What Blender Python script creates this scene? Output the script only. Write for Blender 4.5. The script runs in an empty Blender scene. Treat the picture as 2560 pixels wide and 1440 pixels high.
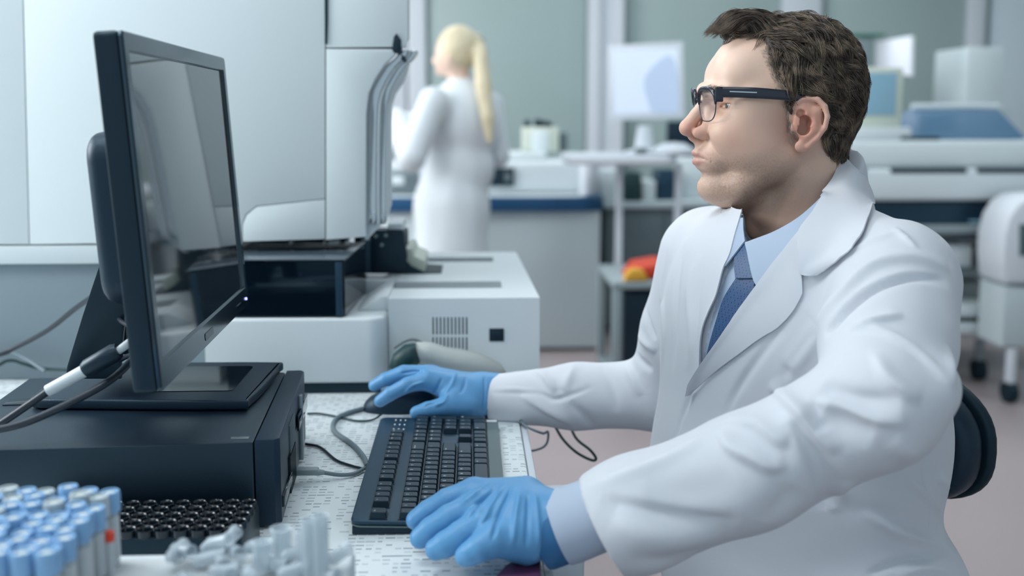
import bpy, bmesh, math, random
import numpy as np
from mathutils import Vector, Matrix, Quaternion
from mathutils.bvhtree import BVHTree
random.seed(7); rng = np.random.default_rng(7)
scene = bpy.context.scene
COL = scene.collection

# ------------------------------------------------------------------ camera
F, PX, PY, CZ = 2600.0, 1280.0, 600.0, 1.20          # focal length and principal point in photo pixels
yaw = math.radians(2.3); pit = math.atan2(600-288, F)
fwd = np.array([math.sin(yaw)*math.cos(pit), math.cos(yaw)*math.cos(pit), -math.sin(pit)])
rgt = np.array([math.cos(yaw), -math.sin(yaw), 0.0]); upv = np.cross(rgt, fwd)
CAM = np.array([0, 0, CZ])
cd = bpy.data.cameras.new('camera'); cam = bpy.data.objects.new('camera', cd); COL.objects.link(cam)
cam.location = CAM
cam.rotation_euler = (math.pi/2-pit, 0, -yaw)
cd.sensor_width = 36; cd.lens = F/2560*36; cd.shift_y = -(720-PY)/2560
cd.clip_start = .05; cd.clip_end = 60
cd.dof.use_dof = True; cd.dof.focus_distance = 1.27; cd.dof.aperture_fstop = 2.7
scene.camera = cam
scene.view_settings.view_transform = 'Standard'; scene.view_settings.look = 'None'
scene.view_settings.gamma = 1; scene.view_settings.use_curve_mapping = False
scene.view_settings.exposure = 0.15

def ray(x, y): return fwd + rgt*(x-PX)/F - upv*(y-PY)/F
def PZ(x, y, z): d = ray(x, y); return CAM + d*(z-CZ)/d[2]
def PYY(x, y, Y): d = ray(x, y); return CAM + d*Y/d[1]
def PD(x, y, D): return CAM + ray(x, y)*D

# ------------------------------------------------------------------ world and light
w = bpy.data.worlds.new('world'); scene.world = w; w.use_nodes = True
w.node_tree.nodes['Background'].inputs[0].default_value = (.60, .76, .88, 1)
w.node_tree.nodes['Background'].inputs[1].default_value = .64
def area(name, loc, target, sx, sy, power, color):
    l = bpy.data.lights.new(name, 'AREA'); l.shape = 'RECTANGLE'; l.size = sx; l.size_y = sy
    l.energy = power; l.color = color
    o = bpy.data.objects.new(name, l); COL.objects.link(o); o.location = loc
    o.rotation_euler = (Vector(target)-Vector(loc)).to_track_quat('-Z', 'Y').to_euler()
    return o
area('window_daylight', (-2.45, 1.4, 2.0), (.3, 1.3, 1.0), 1.5, 1.2, 50, (.97, .985, 1.0))      # key light from the left, set as daylight of an unseen window
area('window_daylight_far', (-2.45, 4.6, 1.9), (.6, 5.0, 1.0), 2.4, 1.7, 66, (.98, .99, 1.0))   # daylight of the further left window
PANELS = [(-.8, .9), (-.8, 3.4), (.8, 3.4), (2.6, 3.4), (-.8, 5.8), (.8, 5.8), (2.6, 5.8), (-.8, -1.2)]
for (x, y) in PANELS:
    area('ceiling_lamp', (x, y, 2.93), (x, y, 0), 1.1, .55, 13, (.88, .97, 1.0))

# ------------------------------------------------------------------ materials
def srgb(h):
    h = h.lstrip('#'); v = [int(h[i:i+2], 16)/255 for i in (0, 2, 4)]
    return tuple((c/12.92 if c <= .04045 else ((c+.055)/1.055)**2.4) for c in v)+(1,)
def mat(name, col, rough=.5, metal=0, spec=.5, noise=0, nscale=40, bump=0, bscale=200, **kw):
    m = bpy.data.materials.new(name); m.use_nodes = True; nt = m.node_tree; b = nt.nodes['Principled BSDF']
    c = srgb(col) if isinstance(col, str) else col
    b.inputs['Base Color'].default_value = c
    b.inputs['Roughness'].default_value = rough; b.inputs['Metallic'].default_value = metal
    b.inputs['Specular IOR Level'].default_value = spec
    for k, v in kw.items(): b.inputs[k.replace('_', ' ')].default_value = v
    tc = nt.nodes.new('ShaderNodeTexCoord')
    if noise:
        n = nt.nodes.new('ShaderNodeTexNoise'); n.inputs['Scale'].default_value = nscale; n.inputs['Detail'].default_value = 4
        nt.links.new(tc.outputs['Object'], n.inputs['Vector'])
        mr = nt.nodes.new('ShaderNodeMapRange'); mr.inputs[3].default_value = 1-noise; mr.inputs[4].default_value = 1+noise
        nt.links.new(n.outputs[0], mr.inputs[0])
        mx = nt.nodes.new('ShaderNodeVectorMath'); mx.operation = 'SCALE'; mx.inputs[0].default_value = c[:3]
        nt.links.new(mr.outputs[0], mx.inputs['Scale']); nt.links.new(mx.outputs[0], b.inputs['Base Color'])
    if bump:
        n2 = nt.nodes.new('ShaderNodeTexNoise'); n2.inputs['Scale'].default_value = bscale; n2.inputs['Detail'].default_value = 3
        nt.links.new(tc.outputs['Object'], n2.inputs['Vector'])
        bp = nt.nodes.new('ShaderNodeBump'); bp.inputs['Strength'].default_value = bump; bp.inputs['Distance'].default_value = .001
        nt.links.new(n2.outputs[0], bp.inputs['Height']); nt.links.new(bp.outputs[0], b.inputs['Normal'])
    return m
M = {}
M['plastic_white'] = mat('plastic_white', '#d5dee2', .42, noise=.03, nscale=3)
M['plastic_shell'] = mat('plastic_shell', '#d6e0e3', .5, noise=.02, nscale=2)
M['plastic_grey'] = mat('plastic_grey', '#8c999d', .5)
M['seam'] = mat('seam', '#56636a', .8)
M['black'] = mat('black', '#0f1f2c', .38, noise=.08, nscale=60)
M['black_satin'] = mat('black_satin', '#152636', .42, bump=.25, bscale=900)
M['black_gloss'] = mat('black_gloss', '#07131e', .08)
M['pc_metal'] = mat('pc_metal', '#10202e', .40, bump=.12, bscale=700, spec=.7)
M['screen'] = mat('screen', '#1c252b', .05, IOR=4.6)
M['bezel'] = mat('bezel', '#101b25', .25, spec=.6)
M['bezel_gloss'] = mat('bezel_gloss', '#16202a', .14, IOR=1.9)
M['wall'] = mat('wall', '#b3c2c0', .7, noise=.03, nscale=2)
M['board'] = mat('board', '#a3b5b4', .35, noise=.04, nscale=1.5)
M['white_paint'] = mat('white_paint', '#d3d9e0', .6, noise=.02, nscale=4)
M['panel_grey'] = mat('panel_grey', '#c0ccd0', .6, noise=.04, nscale=3)
M['panel_grey_shaded'] = mat('panel_grey_shaded', '#82929a', .6, noise=.04, nscale=3)  # grey of the panel plus the shade it stands in
M['panel_dark'] = mat('panel_dark', '#67757a', .6, noise=.05, nscale=3)
M['blue_edge'] = mat('blue_edge', '#0d4a73', .45)
M['blue_lid'] = mat('blue_lid', '#3d6a8c', .25, noise=.12, nscale=5)
M['chrome'] = mat('chrome', '#cdd3d6', .12, metal=.95)
M['steel'] = mat('steel', '#8d989c', .35, metal=.8)
M['cable_black'] = mat('cable_black', '#1b2733', .45)
M['cable_grey'] = mat('cable_grey', '#6f8088', .5)
M['cable_green'] = mat('cable_green', '#123a3c', .5)
M['key'] = mat('key', '#10212e', .35, bump=.2, bscale=1500)
M['keytop_print'] = mat('keytop_print', '#cfd6da', .5)
M['kb_case'] = mat('kb_case', '#1a3548', .36, bump=.3, bscale=1400, spec=.6)
M['kb_edge'] = mat('kb_edge', '#5b6e70', .3)
M['kb_palm'] = mat('kb_palm', '#4f6266', .45)
M['cap_blue'] = mat('cap_blue', '#86b2dc', .45, noise=.06, nscale=30)
M['cap_pale'] = mat('cap_pale', '#b5c2c8', .5)
M['cap_core'] = mat('cap_core', '#cfd8d6', .6)
M['paper'] = mat('paper', '#c3c9cc', .7, noise=.05, nscale=80)
M['bright_screen'] = mat('bright_screen', '#d5d9e2', .4, Emission_Color=srgb('#d5d9e2'), Emission_Strength=.35)
M['wall_light'] = mat('wall_light', '#d3dfe8', .6, noise=.02, nscale=2)
M['orange'] = mat('orange', '#e8462a', .5)
M['red_bag'] = mat('red_bag', '#c63b1c', .55, noise=.2, nscale=20)
M['yellow'] = mat('yellow', '#d8a030', .55)
M['foam'] = mat('foam', '#ccd5da', .8, bump=.4, bscale=300)
M['beige'] = mat('beige', '#b6bcb9', .45)
M['purple'] = mat('purple', '#5c3457', .5)
M['rubber'] = mat('rubber', '#0f222d', .6)
M['cream'] = mat('cream', '#c7cfc2', .5)
M['scr_blue'] = mat('scr_blue', '#6f93a6', .3, Emission_Color=srgb('#7fa3b5'), Emission_Strength=.25)
M['scr_pale'] = mat('scr_pale', '#b9c6d6', .3, Emission_Color=srgb('#c6d0de'), Emission_Strength=.45)
M['lamp'] = mat('lamp', '#ffffff', .5, Emission_Color=(.9, .97, 1, 1), Emission_Strength=2.2)
M['pane'] = mat('pane', '#ffffff', .5, Emission_Color=(.93, .96, 1, 1), Emission_Strength=1.6)
M['led'] = mat('led', '#8c90ff', .3, Emission_Color=srgb('#a6a8ff'), Emission_Strength=3)
for _k in ('black', 'black_satin', 'black_gloss', 'kb_case', 'key', 'pc_metal', 'bezel', 'bezel_gloss', 'rubber'):
    M[_k].node_tree.nodes['Principled BSDF'].inputs['Specular Tint'].default_value = (.62, .86, 1, 1)
def clear(name, col, alpha_like=.85, rough=.12):
    m = bpy.data.materials.new(name); m.use_nodes = True; nt = m.node_tree; b = nt.nodes['Principled BSDF']
    b.inputs['Base Color'].default_value = srgb(col); b.inputs['Roughness'].default_value = rough
    b.inputs['Alpha'].default_value = alpha_like; b.inputs['Specular IOR Level'].default_value = .8
    return m
M['clear'] = clear('clear_plastic', '#d5e2ea', .42)
M['lens'] = clear('lens_glass', '#c9d6e6', .05, .03)

# ------------------------------------------------------------------ mesh builders
class MB:
    def __init__(s): s.v = []; s.f = []
    def add(s, vs, fs):
        n = len(s.v); s.v += [tuple(map(float, q)) for q in vs]; s.f += [tuple(i+n for i in f) for f in fs]; return s
    def bm(s, b, M4=None):
        b.verts.ensure_lookup_table(); b.verts.index_update()
        vs = [(M4 @ v.co if M4 else v.co) for v in b.verts]
        s.add(vs, [[v.index for v in f.verts] for f in b.faces]); b.free(); return s
    def box(s, c, d, bev=0, rz=0, seg=2, R=None):
        b = bmesh.new(); bmesh.ops.create_cube(b, size=1)
        for v in b.verts: v.co = Vector((v.co.x*d[0], v.co.y*d[1], v.co.z*d[2]))
        if bev: bmesh.ops.bevel(b, geom=b.edges[:], offset=min(bev, min(d)*.49), segments=seg, profile=.5, affect='EDGES')
        T = Matrix.Translation(Vector([float(q) for q in c])) @ (R.to_4x4() if R is not None else Matrix.Rotation(rz, 4, 'Z'))
        return s.bm(b, T)
    def span(s, x0, x1, y0, y1, z0, z1, bev=0, seg=2):
        return s.box(((x0+x1)/2, (y0+y1)/2, (z0+z1)/2), (abs(x1-x0), abs(y1-y0), abs(z1-z0)), bev, 0, seg)
    def prism(s, pts, h, T=None, bev=0, seg=2):
        """outline pts (2-D, ccw) extruded along +z by h, mapped through T (4x4)"""
        b = bmesh.new(); vs = [b.verts.new((p[0], p[1], 0)) for p in pts]
        f = b.faces.new(vs); r = bmesh.ops.extrude_face_region(b, geom=[f])
        for e in r['geom']:
            if isinstance(e, bmesh.types.BMVert): e.co.z += h
        bmesh.ops.recalc_face_normals(b, faces=b.faces[:])
        if bev:
            es = [e for e in b.edges if abs(e.verts[0].co.z-e.verts[1].co.z) < 1e-7]
            bmesh.ops.bevel(b, geom=es, offset=bev, segments=seg, profile=.5, affect='EDGES')
        return s.bm(b, T)
    def lathe(s, prof, c=(0, 0, 0), n=20, R=None):
        c = Vector([float(q) for q in c]); vs = []; fs = []
        for (r, z) in prof:
            for k in range(n):
                a = 2*math.pi*k/n; p = Vector((r*math.cos(a), r*math.sin(a), z))
                if R is not None: p = R @ p
                vs.append(p+c)
        m = len(prof)
        for i in range(m-1):
            for k in range(n):
                fs.append((i*n+k, i*n+(k+1) % n, (i+1)*n+(k+1) % n, (i+1)*n+k))
        if prof[0][0] > 1e-6: fs.append(tuple(range(n))[::-1])
        if prof[-1][0] > 1e-6: fs.append(tuple((m-1)*n+k for k in range(n)))
        return s.add(vs, fs)
    def tube(s, pts, r, n=10, cap=True):
        P = [Vector([float(a) for a in p]) for p in pts]; m = len(P)
        rs = r if isinstance(r, (list, tuple, np.ndarray)) else [r]*m
        vs = []; prev = None
        for i in range(m):
            t = (P[min(i+1, m-1)]-P[max(i-1, 0)]).normalized()
            if prev is None:
                a = Vector((0, 0, 1)) if abs(t.z) < .9 else Vector((1, 0, 0)); u = t.cross(a).normalized()
            else:
                u = (prev-t*prev.dot(t)).normalized()
            prev = u; v = t.cross(u)
            for k in range(n):
                a = 2*math.pi*k/n; vs.append(P[i]+(u*math.cos(a)+v*math.sin(a))*rs[i])
        fs = [(i*n+k, i*n+(k+1) % n, (i+1)*n+(k+1) % n, (i+1)*n+k) for i in range(m-1) for k in range(n)]
        if cap: fs += [tuple(range(n))[::-1], tuple((m-1)*n+k for k in range(n))]
        return s.add(vs, fs)
    def build(s, name, m, parent=None, sharp=35, loc=None):
        me = bpy.data.meshes.new(name); me.from_pydata(s.v, [], s.f); me.update()
        b = bmesh.new(); b.from_mesh(me); bmesh.ops.remove_doubles(b, verts=b.verts[:], dist=1e-6); bmesh.ops.recalc_face_normals(b, faces=b.faces[:]); b.to_mesh(me); b.free()
        return link(name, me, m, parent, sharp)
def link(name, me, m, parent=None, sharp=35):
    for p in me.polygons: p.use_smooth = True
    if sharp: me.set_sharp_from_angle(angle=math.radians(sharp))
    me.materials.append(m); o = bpy.data.objects.new(name, me); COL.objects.link(o)
    if parent is not None:
        o.parent = parent; o.matrix_parent_inverse = parent_mat(parent).inverted()
    return o
def parent_mat(p):
    m = Matrix.LocRotScale(p.location, p.rotation_euler, p.scale)
    if p.parent is not None: m = parent_mat(p.parent) @ p.matrix_parent_inverse @ m
    return m
def tag(o, label, cat, group=None, kind=None):
    o['label'] = label; o['category'] = cat
    if group: o['group'] = group
    if kind: o['kind'] = kind
    return o
def empty(name, loc, label, cat, group=None, rz=0):
    o = bpy.data.objects.new(name, None); COL.objects.link(o); o.location = [float(a) for a in loc]
    o.rotation_euler = (0, 0, rz); o.empty_display_size = .05
    return tag(o, label, cat, group)
def struct(name, mb, m, sharp=35):
    o = mb.build(name, m, None, sharp); o['kind'] = 'structure'; return o
def spline(pts, n=12):
    """Catmull-Rom through pts"""
    P = [np.array([float(a) for a in p]) for p in pts]; P = [2*P[0]-P[1]]+P+[2*P[-1]-P[-2]]; out = []
    for i in range(1, len(P)-2):
        for k in range(n):
            t = k/n; a, b, c, d = P[i-1:i+3]
            out.append(.5*((2*b)+(-a+c)*t+(2*a-5*b+4*c-d)*t*t+(-a+3*b-3*c+d)*t**3))
    out.append(P[-2]); return out
def rrect(x0, x1, y0, y1, r, n=6):
    pts = []
    for (cx, cy, a0) in ((x1-r, y0+r, -90), (x1-r, y1-r, 0), (x0+r, y1-r, 90), (x0+r, y0+r, 180)):
        for k in range(n+1):
            a = math.radians(a0+90*k/n); pts.append((cx+r*math.cos(a), cy+r*math.sin(a)))
    return pts
def copy_thing(o, loc, label=None, rz=None):
    r = o.copy(); COL.objects.link(r); r.location = [float(a) for a in loc]
    if rz is not None: r.rotation_euler = (0, 0, rz)
    if label: r['label'] = label
    for ch in o.children:
        c = ch.copy(); COL.objects.link(c); c.parent = r
        for g in ch.children:
            d = g.copy(); COL.objects.link(d); d.parent = c
    return r
XZ = lambda y: Matrix(((1, 0, 0, 0), (0, 0, 1, y), (0, 1, 0, 0), (0, 0, 0, 1)))   # 2-D (x,z) outline, extruded along +y
# ================================================================== the room
DZ = .74                                   # desk top height
fm = mat('floor_vinyl', '#a89b9c', .38, noise=.10, nscale=1.3)
struct('floor', MB().span(-2.6, 4.6, -2.5, 7.8, -.05, 0), fm)
struct('ceiling', MB().span(-2.6, 4.6, -2.5, 7.8, 3.0, 3.05), M['white_paint'])
struct('wall_back', MB().span(-2.6, 4.6, 7.8, 7.9, 0, 3.0), M['wall'])
wl = MB()
def wall_with_holes(mb, x, holes, y0, y1, h, t):
    ys = sorted([y0, y1]+[a for hh in holes for a in hh[:2]])
    for a, b in zip(ys[:-1], ys[1:]):
        hh = [q for q in holes if abs(q[0]-a) < 1e-6]
        if hh: mb.span(x-t, x, a, b, 0, hh[0][2]); mb.span(x-t, x, a, b, hh[0][3], h)
        else: mb.span(x-t, x, a, b, 0, h)
wall_with_holes(wl, -2.6, [(.65, 2.15, 1.4, 2.6), (3.4, 5.8, 1.05, 2.75)], -2.5, 7.8, 3.0, .1)
struct('wall_left', wl, M['wall'])
struct('wall_right', MB().span(4.6, 4.7, -2.5, 7.8, 0, 3.0), M['wall'])
for i, (a, b, c, d) in enumerate([(.65, 2.15, 1.4, 2.6), (3.4, 5.8, 1.05, 2.75)]):  # the first, unseen, is added to account for the key light
    m = MB(); m.span(-2.66, -2.58, a, a+.06, c, d).span(-2.66, -2.58, b-.06, b, c, d).span(-2.66, -2.58, a, b, c, c+.06).span(-2.66, -2.58, a, b, d-.06, d).span(-2.65, -2.6, (a+b)/2-.03, (a+b)/2+.03, c, d)
    wn = struct('window_%d' % (i+1), m, M['white_paint'])
    MB().span(-2.64, -2.63, a+.05, b-.05, c+.05, d-.05).build('pane', M['pane'], wn)
# ceiling light panels
CLN = ['', 'second from the left window in the middle row of four', 'third in the middle row, over the cart', 'last in the middle row, over the large analyser', 'first in the far row, over the blue-edged bench', 'second in the far row, over the white monitor', 'last in the far row, near the right wall', 'nearest the camera side of the room']
CLN[0] = 'over the desktop computer'; CLN[1] = 'behind the tall analyser cabinet, in the middle row'; CLN[2] = 'over the aisle in front of the blue-edged bench'
for i, (x, y) in enumerate(PANELS):
    if i == 0:
        cl = empty('ceiling_light', (x, y, 3.0), 'flat white ceiling light panel over the desktop computer', 'ceiling light', 'ceiling panel lights')
        MB().span(x-.6, x+.6, y-.32, y+.32, 2.972, 2.999, .004).build('frame', M['white_paint'], cl)
        MB().span(x-.56, x+.56, y-.28, y+.28, 2.962, 2.971).build('diffuser', M['lamp'], cl)
    else: copy_thing(cl, (x, y, 3.0), 'flat white ceiling light panel, '+('above the tall analyser' if i < 0 else CLN[i]))
# wall boards between the white columns of the back wall
def xat(px, Y): return float(PYY(px, 300, Y)[0])
def zat(py, Y, px=1280): return float(PYY(px, py, Y)[2])
Yw = 7.8
cols = [(1020, 1066), (1468, 1556), (1950, 2045), (2412, 2452)]
for i, (a, b) in enumerate(cols):
    x0, x1 = xat(a, Yw-.1), xat(b, Yw-.1)
    m = MB()
    if i == 1: m.span(x0, x0+.09, Yw-.16, Yw-.002, .1, 2.99, .008).span(x1-.08, x1, Yw-.16, Yw-.002, .1, 2.99, .008).span(x0+.091, x1-.081, Yw-.11, Yw-.002, .1, 2.99)
    else: m.span(x0, x1, Yw-.1, Yw-.002, .1, 2.99, .008)
    struct('trim_%d' % (i+1), m, M['white_paint'])
for i, (a, b) in enumerate([(1072, 1462), (1562, 1944), (2052, 2406)]):
    x0, x1 = xat(a, Yw), xat(b, Yw)
    struct('trim_%d' % (i+11), MB().span(x0, x1, Yw-.03, Yw-.002, .6, 2.9, .006), M['board'])
x0 = xat(2456, Yw)
struct('trim_21', MB().span(x0, 4.5, Yw-.05, Yw-.002, .1, 2.9, .006), M['wall_light'])
struct('trim_22', MB().span(-2.5, xat(1016, Yw), Yw-.05, Yw-.002, .1, 2.9, .006), M['white_paint'])
# ================================================================== desk
def dash_material():
    m = bpy.data.materials.new('perforated_worktop'); m.use_nodes = True; nt = m.node_tree; N = nt.nodes; L = nt.links
    b = N['Principled BSDF']; b.inputs['Roughness'].default_value = .5
    tc = N.new('ShaderNodeTexCoord'); sc = N.new('ShaderNodeVectorMath'); sc.operation = 'MULTIPLY'; sc.inputs[1].default_value = (1/.0105, 1/.0095, 0)
    L.new(tc.outputs['Object'], sc.inputs[0])
    fl = N.new('ShaderNodeVectorMath'); fl.operation = 'FLOOR'; L.new(sc.outputs[0], fl.inputs[0])
    fr = N.new('ShaderNodeVectorMath'); fr.operation = 'FRACTION'; L.new(sc.outputs[0], fr.inputs[0])
    wn = N.new('ShaderNodeTexWhiteNoise'); wn.noise_dimensions = '2D'; L.new(fl.outputs[0], wn.inputs['Vector'])
    sp = N.new('ShaderNodeSeparateXYZ'); L.new(fr.outputs[0], sp.inputs[0])
    def mth(op, a, bb):
        n = N.new('ShaderNodeMath'); n.operation = op
        for i, q in enumerate((a, bb)):
            if q is None: continue
            if isinstance(q, (int, float)): n.inputs[i].default_value = q
            else: L.new(q, n.inputs[i])
        return n.outputs[0]
    dx = mth('ABSOLUTE', mth('SUBTRACT', sp.outputs[0], .5), None); dy = mth('ABSOLUTE', mth('SUBTRACT', sp.outputs[1], .5), None)
    hw = mth('MULTIPLY', wn.outputs['Value'], .52)
    mk = mth('MULTIPLY', mth('LESS_THAN', dx, hw), mth('LESS_THAN', dy, .2))
    pres = mth('GREATER_THAN', wn.outputs['Value'], .42); mk = mth('MULTIPLY', mk, pres)
    sc2 = N.new('ShaderNodeSeparateColor'); L.new(wn.outputs['Color'], sc2.inputs[0])
    mk = mth('MULTIPLY', mk, mth('ADD', mth('MULTIPLY', sc2.outputs[1], .55), .25))
    mx = N.new('ShaderNodeMix'); mx.data_type = 'RGBA'; L.new(mk, mx.inputs[0])
    mx.inputs[6].default_value = srgb('#e2eaec'); mx.inputs[7].default_value = srgb('#7b8a92'); L.new(mx.outputs[2], b.inputs['Base Color'])
    return m
dm = dash_material()
dk = empty('laboratory_desk', (-.6, 2.0, 0), 'white speckled laboratory desk carrying the computer and the analyser', 'desk')
DX = .073
MB().span(-2.2, DX, .45, 3.1, DZ-.03, DZ, .004).build('worktop', dm, dk)
MB().span(DX+.001, DX+.011, .45, 2.2, DZ-.034, DZ-.004, .003).build('edge_strip', M['white_paint'], dk)
for (x, y) in ((.02, .6), (.02, 1.60), (-2.1, .6), (-2.1, 3.0), (.02, 3.0)):
    MB().span(x-.035, x+.035, y-.035, y+.035, 0.001, DZ-.031, .005).build('leg', M['white_paint'], dk)
MB().span(.03, .155, 1.36, 1.40, .25, .69, .01).build('side_panel', M['white_paint'], dk)
MB().span(-.02, .085, .98, 1.25, .1, .66, .008).build('drawer_unit', M['white_paint'], dk)

# purple tray at the desk's near edge
o = MB().prism([(float(PZ(a_, b_, .752)[0]), float(PZ(a_, b_, .752)[1])) for a_, b_ in ((1352, 1384), (1300, 1392), (1265, 1412), (1238, 1440), (1222, 1475), (1222, 1560), (1352, 1560))], .012, Matrix.Translation((0, 0, DZ+.001)), .003).build('plastic_tray', M['purple'])
tag(o, 'dark purple plastic tray at the desk edge below the near gloved hand', 'tray')

# ================================================================== desktop computer
pa = -math.radians(3.6)
def rotxy(x, y, a, o=(0, 0)): return (o[0]+x*math.cos(a)-y*math.sin(a), o[1]+x*math.sin(a)+y*math.cos(a))
pc = empty('desktop_computer', (-.213, 1.128, DZ), 'flat black desktop computer lying on the desk under the monitor', 'computer', rz=-pa*-1)
pc.rotation_euler = (0, 0, math.radians(3.6))
# local frame: x to the right (front panel at x=0), y away
PM = Matrix.Translation((-.213, 1.128, DZ)) @ Matrix.Rotation(math.radians(3.6), 4, 'Z')
def inl(mb, T):
    mb.v = [tuple(T @ Vector(q)) for q in mb.v]; return mb
W, H, L = .318, .101, .375
inl(MB().span(-L, -.0285, 0, W, .004, H, .0025), PM).build('case', M['pc_metal'], pc)
fb = inl(MB().prism([(-.027, 0), (-.006, 0), (0, .006), (-.002, W-.006), (-.006, W), (-.027, W)], H-.001, Matrix.Translation((0, 0, .0035)), .0025), PM).build('front_bezel', M['black_satin'], pc)
# recessed vent grille and drive bay in the front panel
inl(MB().span(-.006, .0012, .10, .155, .028, .088, .001), PM).build('vent_recess', M['seam'], pc)
g = MB()
for k in range(14): g.box((.0012, .085+k*.0045, .032), (.0022, .0016, .045), 0, 0)
inl(g, PM).build('vent_grille', M['black'], pc)
inl(MB().span(-.002, .0028, .012, .095, .02, .034, .0015), PM).build('drive_cover', M['black_gloss'], pc)
inl(MB().span(.0, .003, .185, .30, .055, .075, .001), PM).build('disc_drive', M['black_gloss'], pc)
inl(MB().span(-.003, .0034, .222, .234, .004, .092, .001), PM).build('silver_strip', M['steel'], pc)['label'] = 'silver vertical strip on the front panel'
inl(MB().span(-.055, -.035, .012, .020, H-.0005, H+.0008, .0004), PM).build('sticker', M['steel'], pc)
inl(MB().span(-.36, -.30, .18, .21, H-.0005, H+.0012, .001), PM).build('release_latch', M['black_gloss'], pc)
for (x, y) in ((-.35, .03), (-.05, .03), (-.35, .29), (-.05, .29)):
    inl(MB().lathe([(.010, .0), (.010, .0045)], (x, y, 0), 14), PM).build('foot', M['rubber'], pc)

# ================================================================== monitor
ZB = DZ+H+.0018
mon = empty('computer_monitor', (-.39, 1.34, ZB), 'black widescreen monitor standing on the flat computer', 'monitor')
ma = math.radians(1.9); tilt = math.radians(3.8)
# screen frame: u = along the width (away), v = up the panel, n = out of the screen
u = Vector((-math.sin(ma), math.cos(ma), 0)); n0 = Vector((math.cos(ma), math.sin(ma), 0))
v = (Vector((0, 0, 1))*math.cos(tilt)-n0*math.sin(tilt)).normalized(); nn = u.cross(v).normalized()
MO = Vector((-.312, 1.022, .925))                # near bottom corner of the bezel front
MT = Matrix(((u.x, v.x, nn.x, MO.x), (u.y, v.y, nn.y, MO.y), (u.z, v.z, nn.z, MO.z), (0, 0, 0, 1)))
MWd, MH = .487, .357
bz = MB().prism(rrect(0, MWd, 0, MH, .006), -.024, MT, .004)
bz.build('housing', M['black'], mon)
# bezel frame in front of the glass
bt, bs, bb = .0185, .015, .028
fr = MB()
R0 = rrect(0.0005, MWd-.0005, .0005, MH-.0005, .006, 5); R1 = rrect(bs, MWd-bs, bb, MH-bt, .0015, 5); R2 = rrect(bs+.002, MWd-bs-.002, bb+.002, MH-bt-.002, .0015, 5)
def ring(mb, A, za, B, zb, T):
    m = len(A); vs = [T @ Vector((p[0], p[1], za)) for p in A]+[T @ Vector((p[0], p[1], zb)) for p in B]
    mb.add(vs, [(i, (i+1) % m, m+(i+1) % m, m+i) for i in range(m)])
R0b = rrect(.0022, MWd-.0022, .0022, MH-.0022, .005, 5)
ring(fr, R0, .0005, R0, .003, MT); ring(fr, R0, .003, R0b, .005, MT); ring(fr, R0b, .005, R1, .005, MT); ring(fr, R1, .005, R2, .0015, MT)
fr.build('bezel', M['bezel_gloss'], mon)
MB().prism(rrect(bs-.001, MWd-bs+.001, bb-.001, MH-bt+.001, .002), .0015, MT, 0).build('screen', M['screen'], mon)
MB().prism(rrect(.40, .44, .010, .014, .0015), .0062, MT).build('button_strip', M['black_gloss'], mon)
MB().prism(rrect(MWd-.022, MWd-.0185, .011, .0145, .0015), .0066, MT).build('power_light', M['led'], mon)['label'] = 'small glowing violet power light'
MB().prism(rrect(.20, .245, .009, .0175, .003), .0056, MT).build('badge_recess', M['bezel'], mon)
# rear housing, hinge and leaning stand
MB().prism(rrect(.085, .40, .075, .262, .030), -.050, MT @ Matrix.Translation((0, 0, -.0235)), .014, 4).build('rear_housing', M['black_satin'], mon)
def xz(px, py, Y=1.262): p = PYY(px, py, Y); return (float(p[0]), float(p[2]))
prof = [xz(268, 600), xz(330, 600), xz(338, 745), xz(314, 752), xz(300, 900), xz(300, 948), xz(163, 948), xz(166, 918), xz(205, 790)]
MB().prism(prof, .010, XZ(1.262), .002).build('stand_side', M['black'], mon)
MB().prism(prof, .010, XZ(1.392), .002).build('stand_side', M['black'], mon)
pr2 = [xz(270, 600), xz(279, 600), xz(216, 790), xz(178, 920), xz(166, 920), xz(204, 790)]
MB().prism(pr2, .1195, XZ(1.2724), .002).build('stand_back', M['black_satin'], mon)
pr3 = [xz(322, 602), xz(329, 602), xz(336, 744), xz(312, 751), xz(304, 746)]
MB().prism(pr3, .1195, XZ(1.2724), .001).build('stand_front', M['kb_case'], mon)
MB().tube([(-.368, 1.258, 1.0), (-.368, 1.405, 1.0)], .016, 18).build('hinge', M['black'], mon)
bp_ = [(-.528, 1.262), (-.30, 1.247), (-.272, 1.268), (-.268, 1.42), (-.29, 1.447), (-.53, 1.447), (-.545, 1.43), (-.545, 1.285)]
MB().prism(spline(bp_+bp_[:1], 5)[:-1], .0125, Matrix.Translation((0, 0, ZB)), .003, 3).build('stand_base', M['black_satin'], mon)
MB().prism(rrect(-.40, -.30, 1.29, 1.42, .008), .0008, Matrix.Translation((0, 0, ZB+.0125)), 0).build('base_inset', M['black_gloss'], mon)

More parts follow.
